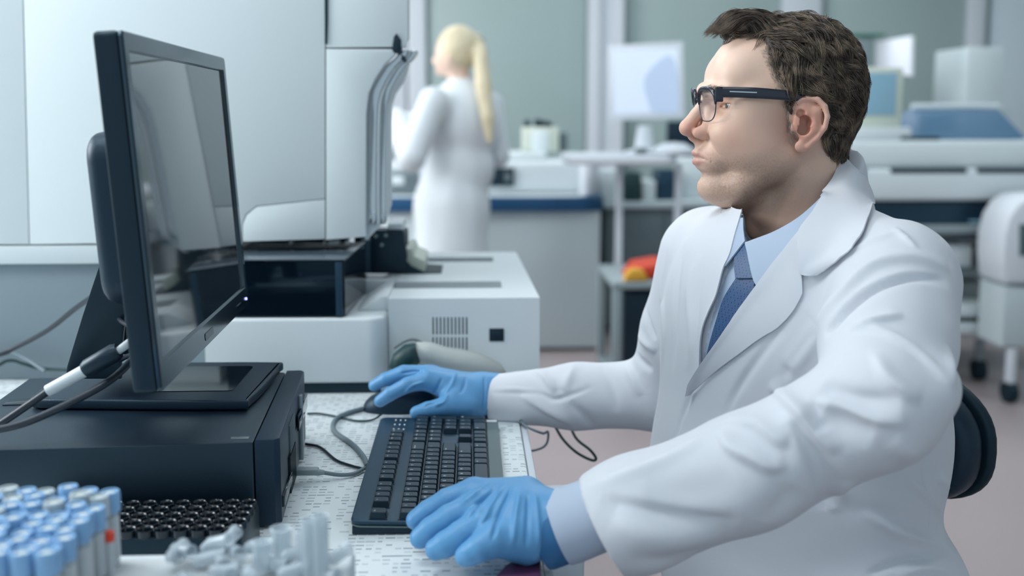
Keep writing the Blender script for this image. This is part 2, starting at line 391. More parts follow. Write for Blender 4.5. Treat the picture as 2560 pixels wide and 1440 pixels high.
# ================================================================== cables on the left
def cable(name, pts, r, m, label, n=10, cat='cable'):
    o = MB().tube(spline(pts, 10), r, n).build(name, m, None, 80); return tag(o, label, cat)
pz = lambda x, y, z: tuple(PZ(x, y, z))
vc = empty('monitor_cable', pz(0, 1060, .86), 'dark monitor cable with white plug and thick ferrite sleeve left of the screen', 'cable')
A = [(-.86, 1.30, .745), (-.72, 1.20, .75), (-.62, 1.14, .82), PD(-60, 1100, 1.13), PD(-20, 1074, 1.13), PD(60, 1020, 1.13), PD(125, 975, 1.13)]; B = [PD(120, 977, 1.13), PD(215, 925, 1.13)]
MB().tube(spline(A, 8), .0042, 12).build('cord', M['cable_black'], vc, 80)
MB().tube(B, [.0068, .0072], 14).build('white_sleeve', M['plastic_white'], vc, 80)['label'] = 'white plug sleeve'
Fp = [PD(212, 926, 1.13), PD(222, 920, 1.13), PD(287, 882, 1.13), PD(297, 877, 1.13)]
MB().tube(Fp, [.0085, .0105, .0105, .0085], 18).build('ferrite_core', M['black'], vc)
MB().tube([PD(292, 880, 1.13), PD(322, 858, 1.13), PD(350, 838, 1.15)], [.0042, .0046, .0046], 12).build('plug', M['plastic_white'], vc, 80)
cable('power_cable', [(-.88, 1.24, .745), (-.74, 1.15, .75), (-.64, 1.11, .82), PD(-70, 1082, 1.11), PD(-30, 1078, 1.10), PD(60, 1058, 1.10), PD(170, 1010, 1.11), PD(270, 955, 1.13), PD(325, 905, 1.18), PD(350, 870, 1.20)], .0043, M['cable_black'], 'black cable curving over the computer top in front of the stand')
cable('power_cable', [(-1.5, 1.76, .745), (-1.15, 1.74, .745), (-.98, 1.72, .77), PD(-30, 893, 1.70), PD(40, 868, 1.70), PD(120, 825, 1.66), PD(190, 770, 1.6), PD(240, 735, 1.5)], .0042, M['cable_black'], 'black cable rising behind the monitor stand from the left edge')
cable('network_cable', [(-1.4, 1.78, .744), (-1.1, 1.77, .744), PYY(-60, 925, 1.785), PYY(20, 902, 1.79), PYY(60, 910, 1.785), PYY(110, 922, 1.78), PZ(200, 928, .745)*.0+PYY(230, 925, 1.76)], .0028, M['cable_green'], 'thin dark green cable behind the computer')
cable('white_cable', [(-1.45, 1.74, .745), (-1.1, 1.75, .745), PYY(-60, 905, 1.78), PYY(10, 882, 1.785), PYY(60, 895, 1.78), PYY(112, 928, 1.76)], .0035, M['cable_grey'], 'pale grey cable looping behind the computer')
cable('monitor_lead', [PD(286, 770, 1.30), PD(292, 790, 1.28), PD(305, 805, 1.25), PD(330, 818, 1.2)], .003, M['cable_black'], 'short black lead inside the stand opening')
cable('stand_lead', [PD(300, 900, 1.27), PD(320, 890, 1.25), PD(340, 885, 1.2)], .003, M['cable_black'], 'short black lead low behind the screen edge')

# ================================================================== keyboard
kb = empty('keyboard', (-.045, 1.33, DZ), 'full-size black keyboard lying lengthwise along the desk', 'keyboard')
KX0, KX1, KY0, KY1 = -.134, .040, 1.103, 1.503
def kz(x): return DZ+.024-(x-KX0)/(KX1-KX0)*.010      # top surface slopes down to the typist
KR = Matrix.Rotation(math.atan2(.005, KX1-KX0), 4, 'Y')
KT = Matrix.Translation((KX0, 0, DZ+.0175)) @ KR
Lx = (KX1-KX0)/math.cos(math.atan2(.010, KX1-KX0))
MB().prism(rrect(0, Lx-.002, KY0+.002, KY1-.002, .012), -.006, KT @ Matrix.Translation((0, 0, .0)), .0025, 3).build('top_case', M['kb_case'], kb)
MB().prism(rrect(.0005, Lx-.0025, KY0+.001, KY1-.001, .012), -.0016, KT @ Matrix.Translation((0, 0, -.0062)), .0006).build('edge_trim', M['kb_edge'], kb)['label'] = 'lighter grey trim line around the case edge'
MB().prism([(KX0+.002, DZ+.0012), (KX1-.003, DZ+.0012), (KX1-.003, DZ+.0042), (KX0+.002, DZ+.0092)], KY1-KY0-.006, XZ(KY0+.003), .001).build('bottom_case', M['black'], kb)
MB().prism(rrect(Lx-.0195, Lx-.001, KY0+.01, KY1-.01, .004), .0006, KT).build('palm_edge', M['kb_palm'], kb)
MB().prism(rrect(Lx-.018, Lx-.003, KY1-.022, KY1-.012, .001), .0012, KT).build('label_sticker', M['paper'], kb)
keymesh = {}
UX = .0204
legmesh = {}
def legend_mesh(txt, size):
    if (txt, size) not in legmesh:
        cu = bpy.data.curves.new('legend', 'FONT'); cu.body = txt; cu.size = size; cu.align_x = 'LEFT'; cu.align_y = 'TOP'; cu.extrude = .00004
        t = bpy.data.objects.new('legend_text', cu); me = bpy.data.meshes.new_from_object(t); bpy.data.objects.remove(t); bpy.data.curves.remove(cu)
        me.materials.clear(); me.materials.append(M['keytop_print']); legmesh[(txt, size)] = me
    return legmesh[(txt, size)]
def key(x, y, wx, wy, txt='', h=.0076):
    if wx == U: wx = .0204
    """x,y = centre on the case plane; wx along the case slope, wy along the length"""
    k = (round(wx, 4), round(wy, 4), round(h, 4))
    if k not in keymesh:
        b = MB(); a = .0010; t = .0021
        bx, by = wx/2-a*.5, wy/2-a*.5; tx, ty = wx/2-t, wy/2-t*.85
        rb = rrect(-bx, bx, -by, by, .0012, 3); rt_ = rrect(-tx-.0004, tx-.0004, -ty, ty, .0018, 3); rc = rrect(-tx+.0006, tx-.0014, -ty+.001, ty-.001, .0016, 3)
        m = len(rb); vs = [(p[0], p[1], 0) for p in rb]+[(p[0], p[1], h-.0006) for p in rt_]+[(p[0], p[1], h) for p in rc]
        fs = [(j*m+i, j*m+(i+1) % m, (j+1)*m+(i+1) % m, (j+1)*m+i) for j in range(2) for i in range(m)]+[tuple(2*m+i for i in range(m))]
        b.add(vs, fs); me = bpy.data.meshes.new('key'); me.from_pydata(b.v, [], b.f); me.update()
        for p in me.polygons: p.use_smooth = True
        me.set_sharp_from_angle(angle=math.radians(22)); me.materials.append(M['key']); keymesh[k] = me
    o = bpy.data.objects.new('key', keymesh[k]); COL.objects.link(o); o.parent = kb
    o.matrix_parent_inverse = parent_mat(kb).inverted()
    T = KT @ Matrix.Translation((x, y, .0)); o.location = T.translation; o.rotation_euler = T.to_euler()
    if txt:
        l = bpy.data.objects.new('legend', legend_mesh(txt, .0052 if len(txt) == 1 else .0030)); COL.objects.link(l); l.parent = o
        l.location = (-wx/2+.0042, -wy/2+.0046, h+.00008); l.rotation_euler = (0, 0, math.pi/2)
    return o
U = .0170
y0 = KY0+.0065      # left edge of the first key column (near end)
X_F = .0305          # function row
X_R = [.0630+.0207*i for i in range(5)]
wells = MB()
def well(x0, x1, ya, yb): wells.prism(rrect(x0, x1, ya, yb, .002), .0004, KT @ Matrix.Translation((0, 0, .0002)))
rows = [[1]*13+[2], [1.5]+[1]*12+[1.5], [1.75]+[1]*11+[2.25], [2.25]+[1]*10+[2.75], [1.25, 1.25, 1.25, 6.25, 1.25, 1.25, 1.25, 1.25]]
texts = [list('`1234567890-=')+['Backspace'], ['Tab']+list('QWERTYUIOP[]\\'), ['Caps Lock']+list("ASDFGHJKL;'")+['Enter'], ['Shift']+list('ZXCVBNM,./')+['Shift'], ['Ctrl', '', 'Alt', '', 'Alt', '', '', 'Ctrl']]
for r, row in enumerate(rows):
    y = y0
    for wk, tx in zip(row, texts[r]):
        key(X_R[r], y+wk*U/2, U, wk*U-.0003, tx); y += wk*U
ya = y0; ym = y0+15*U
well(X_R[0]-UX*.54, X_R[4]+UX*.54, ya-.002, ym+.002)
key(X_F, y0+U/2, UX, U, 'Esc')
for g in range(3):
    for k in range(4): key(X_F, y0+(2+g*4.5+k+.5)*U, UX, U, 'F%d' % (g*4+k+1))
    well(X_F-UX*.52, X_F+UX*.52, y0+(2+g*4.5)*U-.002, y0+(6+g*4.5)*U+.002)
well(X_F-UX*.52, X_F+UX*.52, y0-.002, y0+U+.002)
yn = ym+.25*U
for k in range(3):
    key(X_F, yn+(k+.5)*U, UX, U, ('PrtSc', 'ScrLk', 'Pause')[k])
    for r in (0, 1): key(X_R[r], yn+(k+.5)*U, U, U, (('Insert', 'Home', 'PgUp'), ('Delete', 'End', 'PgDn'))[r][k])
    key(X_R[4], yn+(k+.5)*U, U, U)
key(X_R[3], yn+1.5*U, U, U)
well(X_F-UX*.52, X_F+UX*.52, yn-.002, yn+3*U+.002); well(X_R[0]-UX*.54, X_R[1]+UX*.54, yn-.002, yn+3*U+.002); well(X_R[4]-UX*.54, X_R[4]+UX*.54, yn-.002, yn+3*U+.002); well(X_R[3]-UX*.54, X_R[3]+UX*.54, yn+U-.002, yn+2*U+.002)
yp = yn+3.25*U
for k in range(4): key(X_R[0], yp+(k+.5)*U, U, U, ('Num', '/', '*', '-')[k])
for r in (1, 2, 3):
    for k in range(3): key(X_R[r], yp+(k+.5)*U, U, U, ('', '789', '456', '123')[r][k])
key((X_R[1]+X_R[2])/2, yp+3.5*U, 2*UX, U, '+'); key((X_R[3]+X_R[4])/2, yp+3.5*U, 2*UX, U, 'Enter')
key(X_R[4], yp+1*U, U, 2*U, '0'); key(X_R[4], yp+2.5*U, U, U, '.')
well(X_R[0]-UX*.54, X_R[4]+UX*.54, yp-.002, yp+4*U+.002)
wells.build('key_wells', M['black'], kb)
lg = MB()
for k in range(3):
    for j in range(3): lg.prism(rrect(X_F-.008+j*.007, X_F-.008+j*.007+.0022, yp+.014+k*.022, yp+.014+k*.022+.006, .0008, 2), .0004, KT @ Matrix.Translation((0, 0, .0001)))
lg.build('status_legends', M['keytop_print'], kb)['label'] = 'small pale status symbols'
print('keys', sum(1 for c in kb.children if c.name.startswith('key')), 'y end', yp+4*U, KY1)

# ================================================================== mouse, usb plug, small cables
ms = empty('computer_mouse', PZ(1010, 1030, DZ), 'black computer mouse under the far blue-gloved hand', 'mouse')
MC = Vector((-.108, 1.600, DZ))
mb = MB(); nu, nv = 24, 12; vs = []; fs = []
for j in range(nv+1):
    t = j/nv*math.pi/2
    for i in range(nu):
        a = 2*math.pi*i/nu; ca, sa = math.cos(a), math.sin(a)
        rx = .062*abs(ca)**.8*(1 if ca > 0 else -1); ry = .031*abs(sa)**.85*(1 if sa > 0 else -1)
        hh = .036*(1-.22*((-ca)*.5+.5))
        vs.append((MC.x+rx*math.cos(t)**.6, MC.y+ry*math.cos(t)**.6, MC.z+.001+hh*math.sin(t)))
for j in range(nv):
    for i in range(nu): fs.append((j*nu+i, j*nu+(i+1) % nu, (j+1)*nu+(i+1) % nu, (j+1)*nu+i))
fs.append(tuple(range(nu))[::-1])
mb.add(vs, fs).build('shell', M['black_satin'], ms)
MB().tube([(-.132, 1.594, DZ+.029), (-.132, 1.606, DZ+.029)], .0085, 16).build('scroll_wheel', M['plastic_grey'], ms)
cable('mouse_cable', [PZ(768, 1034, .7425), PZ(800, 1034, .7425), PZ(850, 1043, .7425), PZ(890, 1052, .7425), PZ(930, 1050, .743), PZ(955, 1035, .748)], .0016, M['cable_green'], 'thin dark green cord running along the desk to the mouse', 8)
cable('usb_extension_cable', [PZ(1010, 1000, .744), PZ(930, 1016, .744), PZ(862, 1035, .744), PZ(835, 1055, .744), PZ(838, 1080, .744), PZ(880, 1110, .744), PZ(907, 1140, .744), PZ(918, 1165, .744)], .0036, M['cable_grey'], 'grey cable bent in an S beside the keyboard')
cable('keyboard_cable', [PZ(764, 1110, .7425), PZ(800, 1118, .7425), PZ(840, 1150, .7425), PZ(880, 1165, .7425), PZ(908, 1172, .744)], .0019, M['cable_black'], 'thin black cord leading from the computer to the keyboard')
up_ = empty('usb_cable', PZ(770, 1180, .742), 'grey USB plug and cord plugged into the computer front panel', 'cable')
MB().box(PZ(768, 1178, .754), (.028, .014, .008), .002, 0).build('plug', M['plastic_grey'], up_)
q0 = PZ(783, 1180, .754); MB().tube([q0, PZ(796, 1181, .753), PZ(810, 1181, .752)], [.0042, .0042, .003], 10).build('strain_relief', M['plastic_grey'], up_)
MB().tube(spline([PZ(805, 1181, .752), PZ(850, 1187, .746), PZ(885, 1184, .744), PZ(912, 1170, .745)], 8), .0026, 10).build('cord', M['cable_grey'], up_, 80)
cable('dangling_cable', [PZ(1290, 1030, .744), PZ(1310, 1062, .742), (.105, 1.50, .73), PD(1370, 1080, 1.62), PD(1366, 1110, 1.62), PD(1340, 1125, 1.60), (.06, 1.50, .70)], .0019, M['cable_grey'], 'thin grey cable looping off the far end of the desk edge')
cable('hanging_cable', [PD(1380, 1050, 1.66), PD(1405, 1095, 1.64), PD(1440, 1130, 1.62), PD(1478, 1150, 1.62), PD(1490, 1146, 1.62), PD(1475, 1125, 1.62), PD(1440, 1095, 1.64), PD(1420, 1050, 1.66)], .0022, M['cable_green'], 'dark cable loop hanging below the far forearm')
# ================================================================== analyser at the back of the desk
def q2(pts, Y): return [(float(PYY(a, b, Y)[0]), float(PYY(a, b, Y)[2])) for a, b in pts]
an = empty('laboratory_analyser', (-.55, 2.5, DZ), 'tall white laboratory analyser cabinet with curved edge behind the monitor', 'analyser')
YM, YB = 1.80, 2.75
def gapped(mb, outline, Y, depth, bev=.003):
    o = outline[::-1] if sum((outline[i][0]*outline[(i+1) % len(outline)][1]-outline[(i+1) % len(outline)][0]*outline[i][1]) for i in range(len(outline))) < 0 else outline
    return mb.prism(o, depth, XZ(Y), bev)
TOP = -260          # pixel rows above the frame: the cabinet continues upward
# side panels with open seams
pan = [
 [(74, 611), (52, TOP), (812.4, TOP), (812.4, 496.8), (640, 515.3), (615, 536), (605.5, 560), (605.5, 604)],
 [(607, 604), (607, 561), (616.5, 537.5), (641, 517), (812.4, 498.5), (812.4, 598)],
 [(815, 122), (991, 123), (986, 138), (962, 160), (938, 196), (921, 234), (915, 285), (914, 592), (815, 600)],
 [(815, TOP), (1019, TOP), (1019, 96), (1014, 117), (815, 119)],
]
lows = [[(72, 611), (50, TOP), (-900, TOP), (-900, 612)]]
for p in pan: gapped(MB(), q2(p, YM), YM, .02, .0012).build('side_panel', M['plastic_shell'], an)
gapped(MB(), q2(lows[0], YM), YM, .02, .0012).build('corner_panel', M['plastic_shell'], an)
gapped(MB(), q2([(-890, 604), (-890, TOP+8), (1010, TOP+8), (1010, 90), (980, 120), (930, 190), (908, 260), (908, 588)], YM+.0205), YM+.0205, .003, 0).build('seam_backing', M['seam'], an)
gapped(MB(), q2([(-895, 606), (-895, TOP+2), (1017, TOP+2), (1017, 90), (984, 120), (934, 190), (911, 260), (911, 590)], YM+.024), YM+.024, .09, .002).build('front_shell', M['plastic_shell'], an)
gapped(MB(), q2([(-890, 604), (-890, TOP+8), (800, TOP+8), (800, 588)], YM+.115), YM+.115, YB-YM, .002).build('cabinet_core', M['plastic_shell'], an)
# shell behind the seam and the curved front fairing: chrome strip, rib, chrome strip, outer shell
def off(c, d):      # shift a curve to the right in pixels
    return [(x+d, y) for x, y in c]
curve = [(997, 126), (990, 142), (965, 166), (942, 200), (926, 238), (919, 285), (917, 420), (917, 560)]
def strip(name, m, d0, d1, Y, dep, tail=0, lab=None):
    a = spline(off(curve, d0), 5); b = spline(off(curve, d1), 5)
    a = [(x, y) for x, y in a]; b = [(x, y) for x, y in b]
    out = a+[(p[0], p[1]+tail*0) for p in b[::-1]]
    o = gapped(MB(), q2(out, Y), Y, dep, .001).build(name, m, an)
    if lab: o['label'] = lab
strip('chrome_strip', M['chrome'], 0, 24, YM+.018, .05, lab='mirror-bright curved strip')
strip('rib', M['plastic_white'], 25, 31, YM+.014, .09)
strip('chrome_strip', M['chrome'], 32, 46, YM+.024, .05, lab='mirror-bright curved strip')
oc = [(1019, 150), (1014, 176), (1000, 206), (981, 234), (973, 262), (971, 300), (971, 520), (962, 552), (918, 600), (912, 600), (912, 560), (950, 520), (955, 300), (958, 240), (990, 175), (996, 150)]
gapped(MB(), q2(oc, YM+.03), YM+.03, .085, .002).build('curved_fairing', M['plastic_white'], an)
gapped(MB(), q2([(985, 92), (992, 84), (1003, 100), (1003, 132), (986, 132), (980, 124)], YM), YM-.004, .03, .001).build('hinge_bracket', M['rubber'], an)
gapped(MB(), q2([(1003, 136), (1014, 142), (1013, 156), (1004, 150)], YM), YM+.0, .03, .001).build('latch', M['rubber'], an)
gapped(MB(), q2([(812, -20), (820, -20), (820, 48), (818, 110), (813, 110)], YM), YM-.003, .0025, 0).build('door_gasket', M['rubber'], an)
# lower unit on the left: light rail over a grey face with shade in its colour
x1 = float(PYY(545, 700, YM+.01)[0])
zr1 = float(PYY(200, 613.5, YM)[2]); zr0 = float(PYY(200, 660, YM)[2])
MB().span(-2.0, x1, YM+.001, YB, zr0, zr1, .002).build('light_rail', M['plastic_shell'], an)
MB().span(-2.0, x1, YM+.012, YB, DZ+.001, zr0-.001, .002).build('lower_housing', M['panel_grey_shaded'], an)
ug = MB(); zt = q2([(700, 600)], YM)[0][1]
ug.span(float(PYY(640, 600, 1.9)[0]), float(PYY(868, 600, 1.9)[0]), 1.90, 2.4, zt-.017, zt-.003, .003)
ug.build('underside_chassis', M['rubber'], an)
for px, w_ in ((835, 26), (868, 10), (812, 6), (728, 8)):
    c = PYY(px, 606, 1.86); MB().box(c, (w_*1.86/2600, .02, .007), .002).build('guide_block', M['plastic_white'], an)

# black glossy hood beside the monitor
hd = empty('glossy_hood', (-.3, 1.85, .867), 'black glossy boxy hood on the white analyser base, right of the monitor', 'hood')
yf, yb = 1.70, 1.93
zf0, zf1 = .869, .9635
hx0 = float(PYY(560, 700, yf)[0]); hx1 = float(PYY(861, 700, yf)[0])
MB().prism([(hx0, yf+.004), (hx1-.006, yf), (hx1, yf+.006), (hx1+.012, yb), (hx0, yb)], zf1-zf0, Matrix.Translation((0, 0, zf0)), .0025, 3).build('cover', M['black_gloss'], hd)
MB().span(hx1-.0145, hx1-.004, yf-.0015, yf+.02, zf0+.001, zf1-.003, .001).build('corner_post', M['kb_case'], hd)
MB().prism([(hx0, yf+.001), (hx1+.0005, yf-.001), (hx1+.0130, yb), (hx0, yb)], .0022, Matrix.Translation((0, 0, zf1)), .0008).build('top_plate', mat('hood_top', '#46535f', .16, spec=1.0), hd)
MB().span(hx0, float(PYY(470, 700, 1.9)[0]), 1.72, 1.98, .869, .95, .004).build('rear_cover', M['black_gloss'], hd) if 0 else None

# dark carriage in the middle
cg = empty('sampling_carriage', (-.15, 2.05, .9), 'black sampling carriage with pale cap standing on the analyser base', 'carriage')
def cx(px, py, Y): return float(PYY(px, py, Y)[0])
Yc = 2.02
zb_ = .897
MB().span(cx(886, 650, Yc), cx(1010, 650, Yc), Yc, Yc+.16, zb_, float(PYY(950, 590, Yc)[2]), .004).build('body', M['rubber'], cg)
gapped(MB(), q2([(940, 575), (1008, 575), (1018, 640), (1012, 684), (925, 684), (925, 590)], Yc-.012), Yc-.012, .012, .001).build('front_plate', M['black'], cg)
gapped(MB(), q2([(968, 572), (971, 558), (1006, 558), (1008, 574)], Yc), Yc-.01, .13, .002).build('cap', M['plastic_white'], cg)
for (px, py) in ((940, 590), (955, 612), (965, 588), (913, 690)):
    c = PYY(px, py, Yc-.014); MB().lathe([(.0035, -.003), (.0035, .003), (0, .003)], c, 12, Matrix.Rotation(math.pi/2, 3, 'X')).build('screw', M['steel'], cg)
gapped(MB(), q2([(886, 684), (886, 640), (905, 600), (925, 600), (925, 684)], Yc-.03), Yc-.03, .03, .002).build('side_bracket', M['kb_case'], cg)

# low sampling base with trays
bs_ = empty('analyser_base', (.0, 2.0, DZ), 'low white analyser base unit with vent slots and sample trays beside the black hood', 'analyser base')
bx0 = x1+.003; bz0, bz1, bz2 = DZ+.018, .868, .893
xr = cx(1349, 800, 1.735); xm = cx(965, 850, 1.70); xm2 = cx(1000, 800, 1.735)
foot = [(bx0, 1.695), (xm-.03, 1.695)]+[(xm-.03+.03*math.sin(a), 1.725-.03*math.cos(a)) for a in np.linspace(.2, 1.57, 7)]+[(xm+.0005, 2.3), (bx0, 2.3)]
MB().prism(foot, bz1-bz0, Matrix.Translation((0, 0, bz0)), .006, 3).build('front_housing', M['plastic_white'], bs_)
foot2 = [(xm+.0012, 1.735), (xr, 1.735), (cx(1290, 640, 2.33), 2.33), (xm+.0012, 2.33)]
# raised housing with two open tray slots in its top
def zsl(px, py): p = PZ(px, py, bz2); return float(p[0]), float(p[1])
sA = (zsl(880, 722), zsl(1252, 703)); sB = (zsl(1050, 655), zsl(1232, 643))
MB().prism(foot2, bz2-.025-bz0, Matrix.Translation((0, 0, bz0)), .0).build('raised_housing', M['plastic_white'], bs_)
ya0, ya1 = sA[0][1], sA[1][1]; yb0, yb1 = sB[0][1], sB[1][1]; xa0, xa1 = sA[0][0], sA[1][0]; xb0, xb1 = sB[0][0], sB[1][0]
top = MB(); zt0 = bz2-.0249
def xe(y): return xr-(xr-cx(1290, 640, 2.33))*(y-1.735)/(2.33-1.735)
def slab(xa, xb, yy0, yy1, endslope=False):
    pts = [(xa, yy0), ((xe(yy0) if endslope else xb), yy0), ((xe(yy1) if endslope else xb), yy1), (xa, yy1)]
    top.prism(pts, bz2-zt0, Matrix.Translation((0, 0, zt0)), 0)
xl = xm+.0012
slab(xl, 0, 1.735+.0, ya0, True); slab(xa1, 0, ya0, ya1, True); slab(xl, 0, ya1, yb0, True); slab(xl, xb0, yb0, yb1); slab(xb1, 0, yb0, yb1, True); slab(xl, 0, yb1, 2.33, True)
top.build('deck', M['plastic_white'], bs_)
MB().span(xl, xa1, ya0, ya1, zt0, zt0+.002).build('tray_floor', M['steel'], bs_)
MB().span(xb0, xb1, yb0, yb1, zt0, zt0+.002).build('rear_slot_floor', M['rubber'], bs_)
MB().span(xl, cx(1255, 700, 2.0), ya0+.02, ya0+.026, zt0+.002, bz2-.004).build('tray_rail', M['steel'], bs_)
c = PZ(1050, 715, bz2); MB().lathe([(.012, 0), (.012, .012), (.007, .014), (0, .014)], (c[0], c[1]+.01, zt0+.002), 18).build('tray_roller', M['rubber'], bs_)
# sloped shoulder between the two heights
MB().prism([(xm-.055, bz1-.0005), (xm, bz1-.0005), (xm, bz2), (xm-.012, bz2)], .30, XZ(1.76), .004, 2).build('sloped_shoulder', M['plastic_white'], bs_)
MB().prism([(cx(868, 760, 1.8), bz1), (xm-.05, bz1), (xm-.01, bz2+.001), (cx(868, 720, 2.0), bz2+.001)], .02, XZ(1.93), .001).build('inner_wall', M['plastic_white'], bs_)
# vents and socket on the raised housing face
vt = MB()
def fz(px, py, Y=1.735): p = PYY(px, py, Y); return float(p[0]), float(p[2])
for k in range(10):
    for (ya_, yb_) in ((793, 836), (843, 884)):
        xa_, za = fz(1081+k*9.3, ya_); xb_, zb2 = fz(1084.6+k*9.3, yb_)
        if k == 0 and ya_ > 840: zb2 += .004
        vt.span(xa_, xb_, 1.7343, 1.7365, zb2, za, .0006)
vt.build('vent_slots', M['rubber'], bs_)
xa_, za = fz(1223, 821); xb_, zb2 = fz(1260, 853)
MB().span(xa_, xb_, 1.7335, 1.7365, zb2, za, .001).build('socket', M['rubber'], bs_)
MB().span(xa_+.006, xb_-.006, 1.7325, 1.7335, zb2+.007, za-.006, .0004).build('socket_core', M['black'], bs_)
MB().prism([(bx0+.004, 1.70), (xm-.01, 1.70), (xm-.01, 2.2), (bx0+.004, 2.2)], .0165, Matrix.Translation((0, 0, DZ+.001)), 0).build('rubber_plinth', M['rubber'], bs_)
MB().prism([(xm-.008, 1.75), (xr-.02, 1.75), (xr-.10, 2.3), (xm-.008, 2.3)], .0165, Matrix.Translation((0, 0, DZ+.001)), 0).build('rubber_plinth', M['rubber'], bs_)
# seam left of the base
# curved cream guide and raised cover on the deck
gd = empty('tube_guide', (.0, 2.1, .895), 'curved cream tube guide on the analyser deck beside the black carriage', 'guide')
gp = q2([(1008, 640), (1014, 622), (1030, 622), (1036, 640), (1062, 652), (1062, 688), (1040, 686), (1018, 668)], 2.02)
gapped(MB(), gp, 2.02, .16, .003).build('curved_body', M['cream'], gd)
gapped(MB(), q2([(1010, 690), (1100, 690), (1104, 684), (1060, 681), (1030, 668), (1016, 655), (1012, 655)], 2.01), 2.01, .12, .001).build('dark_base', M['rubber'], gd)
# clear round caps lying behind the computer
for k, (px, py, r) in enumerate(((598, 925, .013), (697, 925, .019))):
    c = PYY(px, py, 1.62)
    o = MB().lathe([(r*.0+.0001, 0), (r, 0), (r, .010), (r*.8, .012), (.0001, .012)], (c[0], 1.655, DZ+r+.001), 26, Matrix.Rotation(math.pi/2, 3, 'X')).build('round_cap', M['plastic_grey'])
    tag(o, ['small grey round cap leaning on the analyser behind the monitor base', 'larger grey round cap leaning on the analyser behind the computer corner'][k], 'cap')

# handheld scanner behind the far hand
sc_ = empty('barcode_scanner', PZ(1100, 930, DZ), 'beige handheld scanner with dark green nose lying behind the far gloved hand', 'scanner')
def pY(px, py, Y): return PYY(px, py, Y)
Ys = 1.69
MB().tube([pY(1040, 893, Ys), pY(1052, 885, Ys), pY(1075, 885, Ys), pY(1110, 895, Ys), pY(1150, 902, Ys), pY(1200, 912, Ys), pY(1245, 925, Ys), pY(1262, 935, Ys)], [.019, .022, .020, .019, .020, .018, .012, .004], 18).build('body', M['beige'], sc_, 80)
MB().tube([pY(985, 925, Ys-.01), pY(1000, 905, Ys-.01), pY(1025, 888, Ys-.01), pY(1045, 882, Ys-.01)], [.010, .017, .020, .017], 14).build('nose', M['cable_green'], sc_, 80)
MB().tube(spline([pY(985, 870, Ys), pY(1015, 852, Ys), pY(1040, 850, Ys), pY(1075, 868, Ys), pY(1095, 885, Ys)], 6), .0022, 8).build('trim_edge', M['panel_dark'], sc_, 80)
# ================================================================== laboratory behind
def box_px(mb, px0, px1, py0, py1, Y, depth, bev=.004):
    a = PYY(px0, py1, Y); b = PYY(px1, py0, Y)
    return mb.span(float(a[0]), float(b[0]), Y, Y+depth, float(a[2]), float(b[2]), bev)
# island bench
Yb = 5.15; zb = float(PYY(1280, 494, Yb)[2]); zb0 = float(PYY(1280, 529, Yb)[2])
bn = empty('island_bench', (cx(1250, 600, Yb), Yb+.5, 0), 'long grey laboratory bench with dark blue worktop edge behind the woman', 'bench')
xL, xR = cx(930, 500, Yb), cx(1516, 500, Yb)
MB().prism([(xL, Yb), (xR-.12, Yb)]+[(xR-.12+.12*math.sin(a), Yb+.12-.12*math.cos(a)) for a in np.linspace(.2, 1.57, 6)]+[(xR, Yb+1.1), (xL, Yb+1.1)], zb-zb0, Matrix.Translation((0, 0, zb0)), .008).build('worktop', M['blue_edge'], bn)
MB().prism([(xL+.02, Yb+.03), (xR-.14, Yb+.03), (xR-.03, Yb+.14), (xR-.03, Yb+1.08), (xL+.02, Yb+1.08)], .004, Matrix.Translation((0, 0, zb)), 0).build('top_mat', M['plastic_white'], bn)
MB().span(xL+.05, cx(1500, 600, Yb+.05), Yb+.05, Yb+1.05, .02, zb0-.002, .005).build('cabinet', M['panel_grey'], bn)
# white instrument on the bench with dark display
ins = empty('bench_instrument', (cx(1340, 450, 5.35), 5.5, zb), 'long low white instrument with a black display standing on the blue-edged bench', 'instrument')
zi = zb+.005
a0 = PYY(1195, 385, 5.35); a1 = PYY(1492, 385, 5.35)
MB().span(float(a0[0]), float(a1[0]), 5.35, 5.95, zi, float(a0[2])-.035, .03, 4).build('body', M['plastic_white'], ins)
MB().span(float(a0[0])+.05, float(a1[0])-.25, 5.42, 5.9, float(a0[2])-.034, float(a0[2])+.0, .012, 3).build('lid', M['plastic_shell'], ins)
box_px(MB(), 1213, 1285, 420, 466, 5.33, .019).build('display', M['rubber'], ins)
box_px(MB(), 1262, 1276, 432, 454, 5.325, .004, .001).build('key_panel', M['panel_dark'], ins)
MB().lathe([(.045, 0), (.048, .01), (.048, .15), (.04, .165), (0, .165)], (cx(1472, 470, 5.28), 5.28, zi), 20).build('bottle', M['white_paint']); tag(bpy.data.objects['bottle'], 'white round bottle at the right end of the blue-edged bench', 'bottle')
# small pale device on the lid
sd = empty('benchtop_device', (cx(1352, 370, 5.6), 5.6, float(a0[2])), 'small pale green benchtop device with dark knobs on top of the white instrument', 'device')
MB().span(cx(1308, 350, 5.6), cx(1398, 350, 5.6), 5.6, 5.8, float(a0[2])+.002, float(PYY(1350, 318, 5.6)[2]), .01).build('body', M['cream'], sd)
box_px(MB(), 1330, 1372, 326, 380, 5.595, .006, .002).build('front_plate', M['plastic_shell'], sd)
for i, (px, py, r) in enumerate(((1318, 300, .016), (1345, 298, .02), (1362, 302, .022), (1374, 306, .014))):
    p = PYY(px, 318, 5.68); h_ = float(PYY(px, py, 5.68)[2]-p[2]); MB().tube([p, p+np.array([.0, 0, h_])], r, 12).build('knob', M['rubber'], sd)
box_px(MB(), 1398, 1420, 332, 378, 5.68, .1, .01).build('side_module', M['panel_dark'], sd)
dp = empty('keypad', (cx(1025, 400, 5.3), 5.3, zi), 'dark grey instrument on the bench left of the woman', 'instrument')
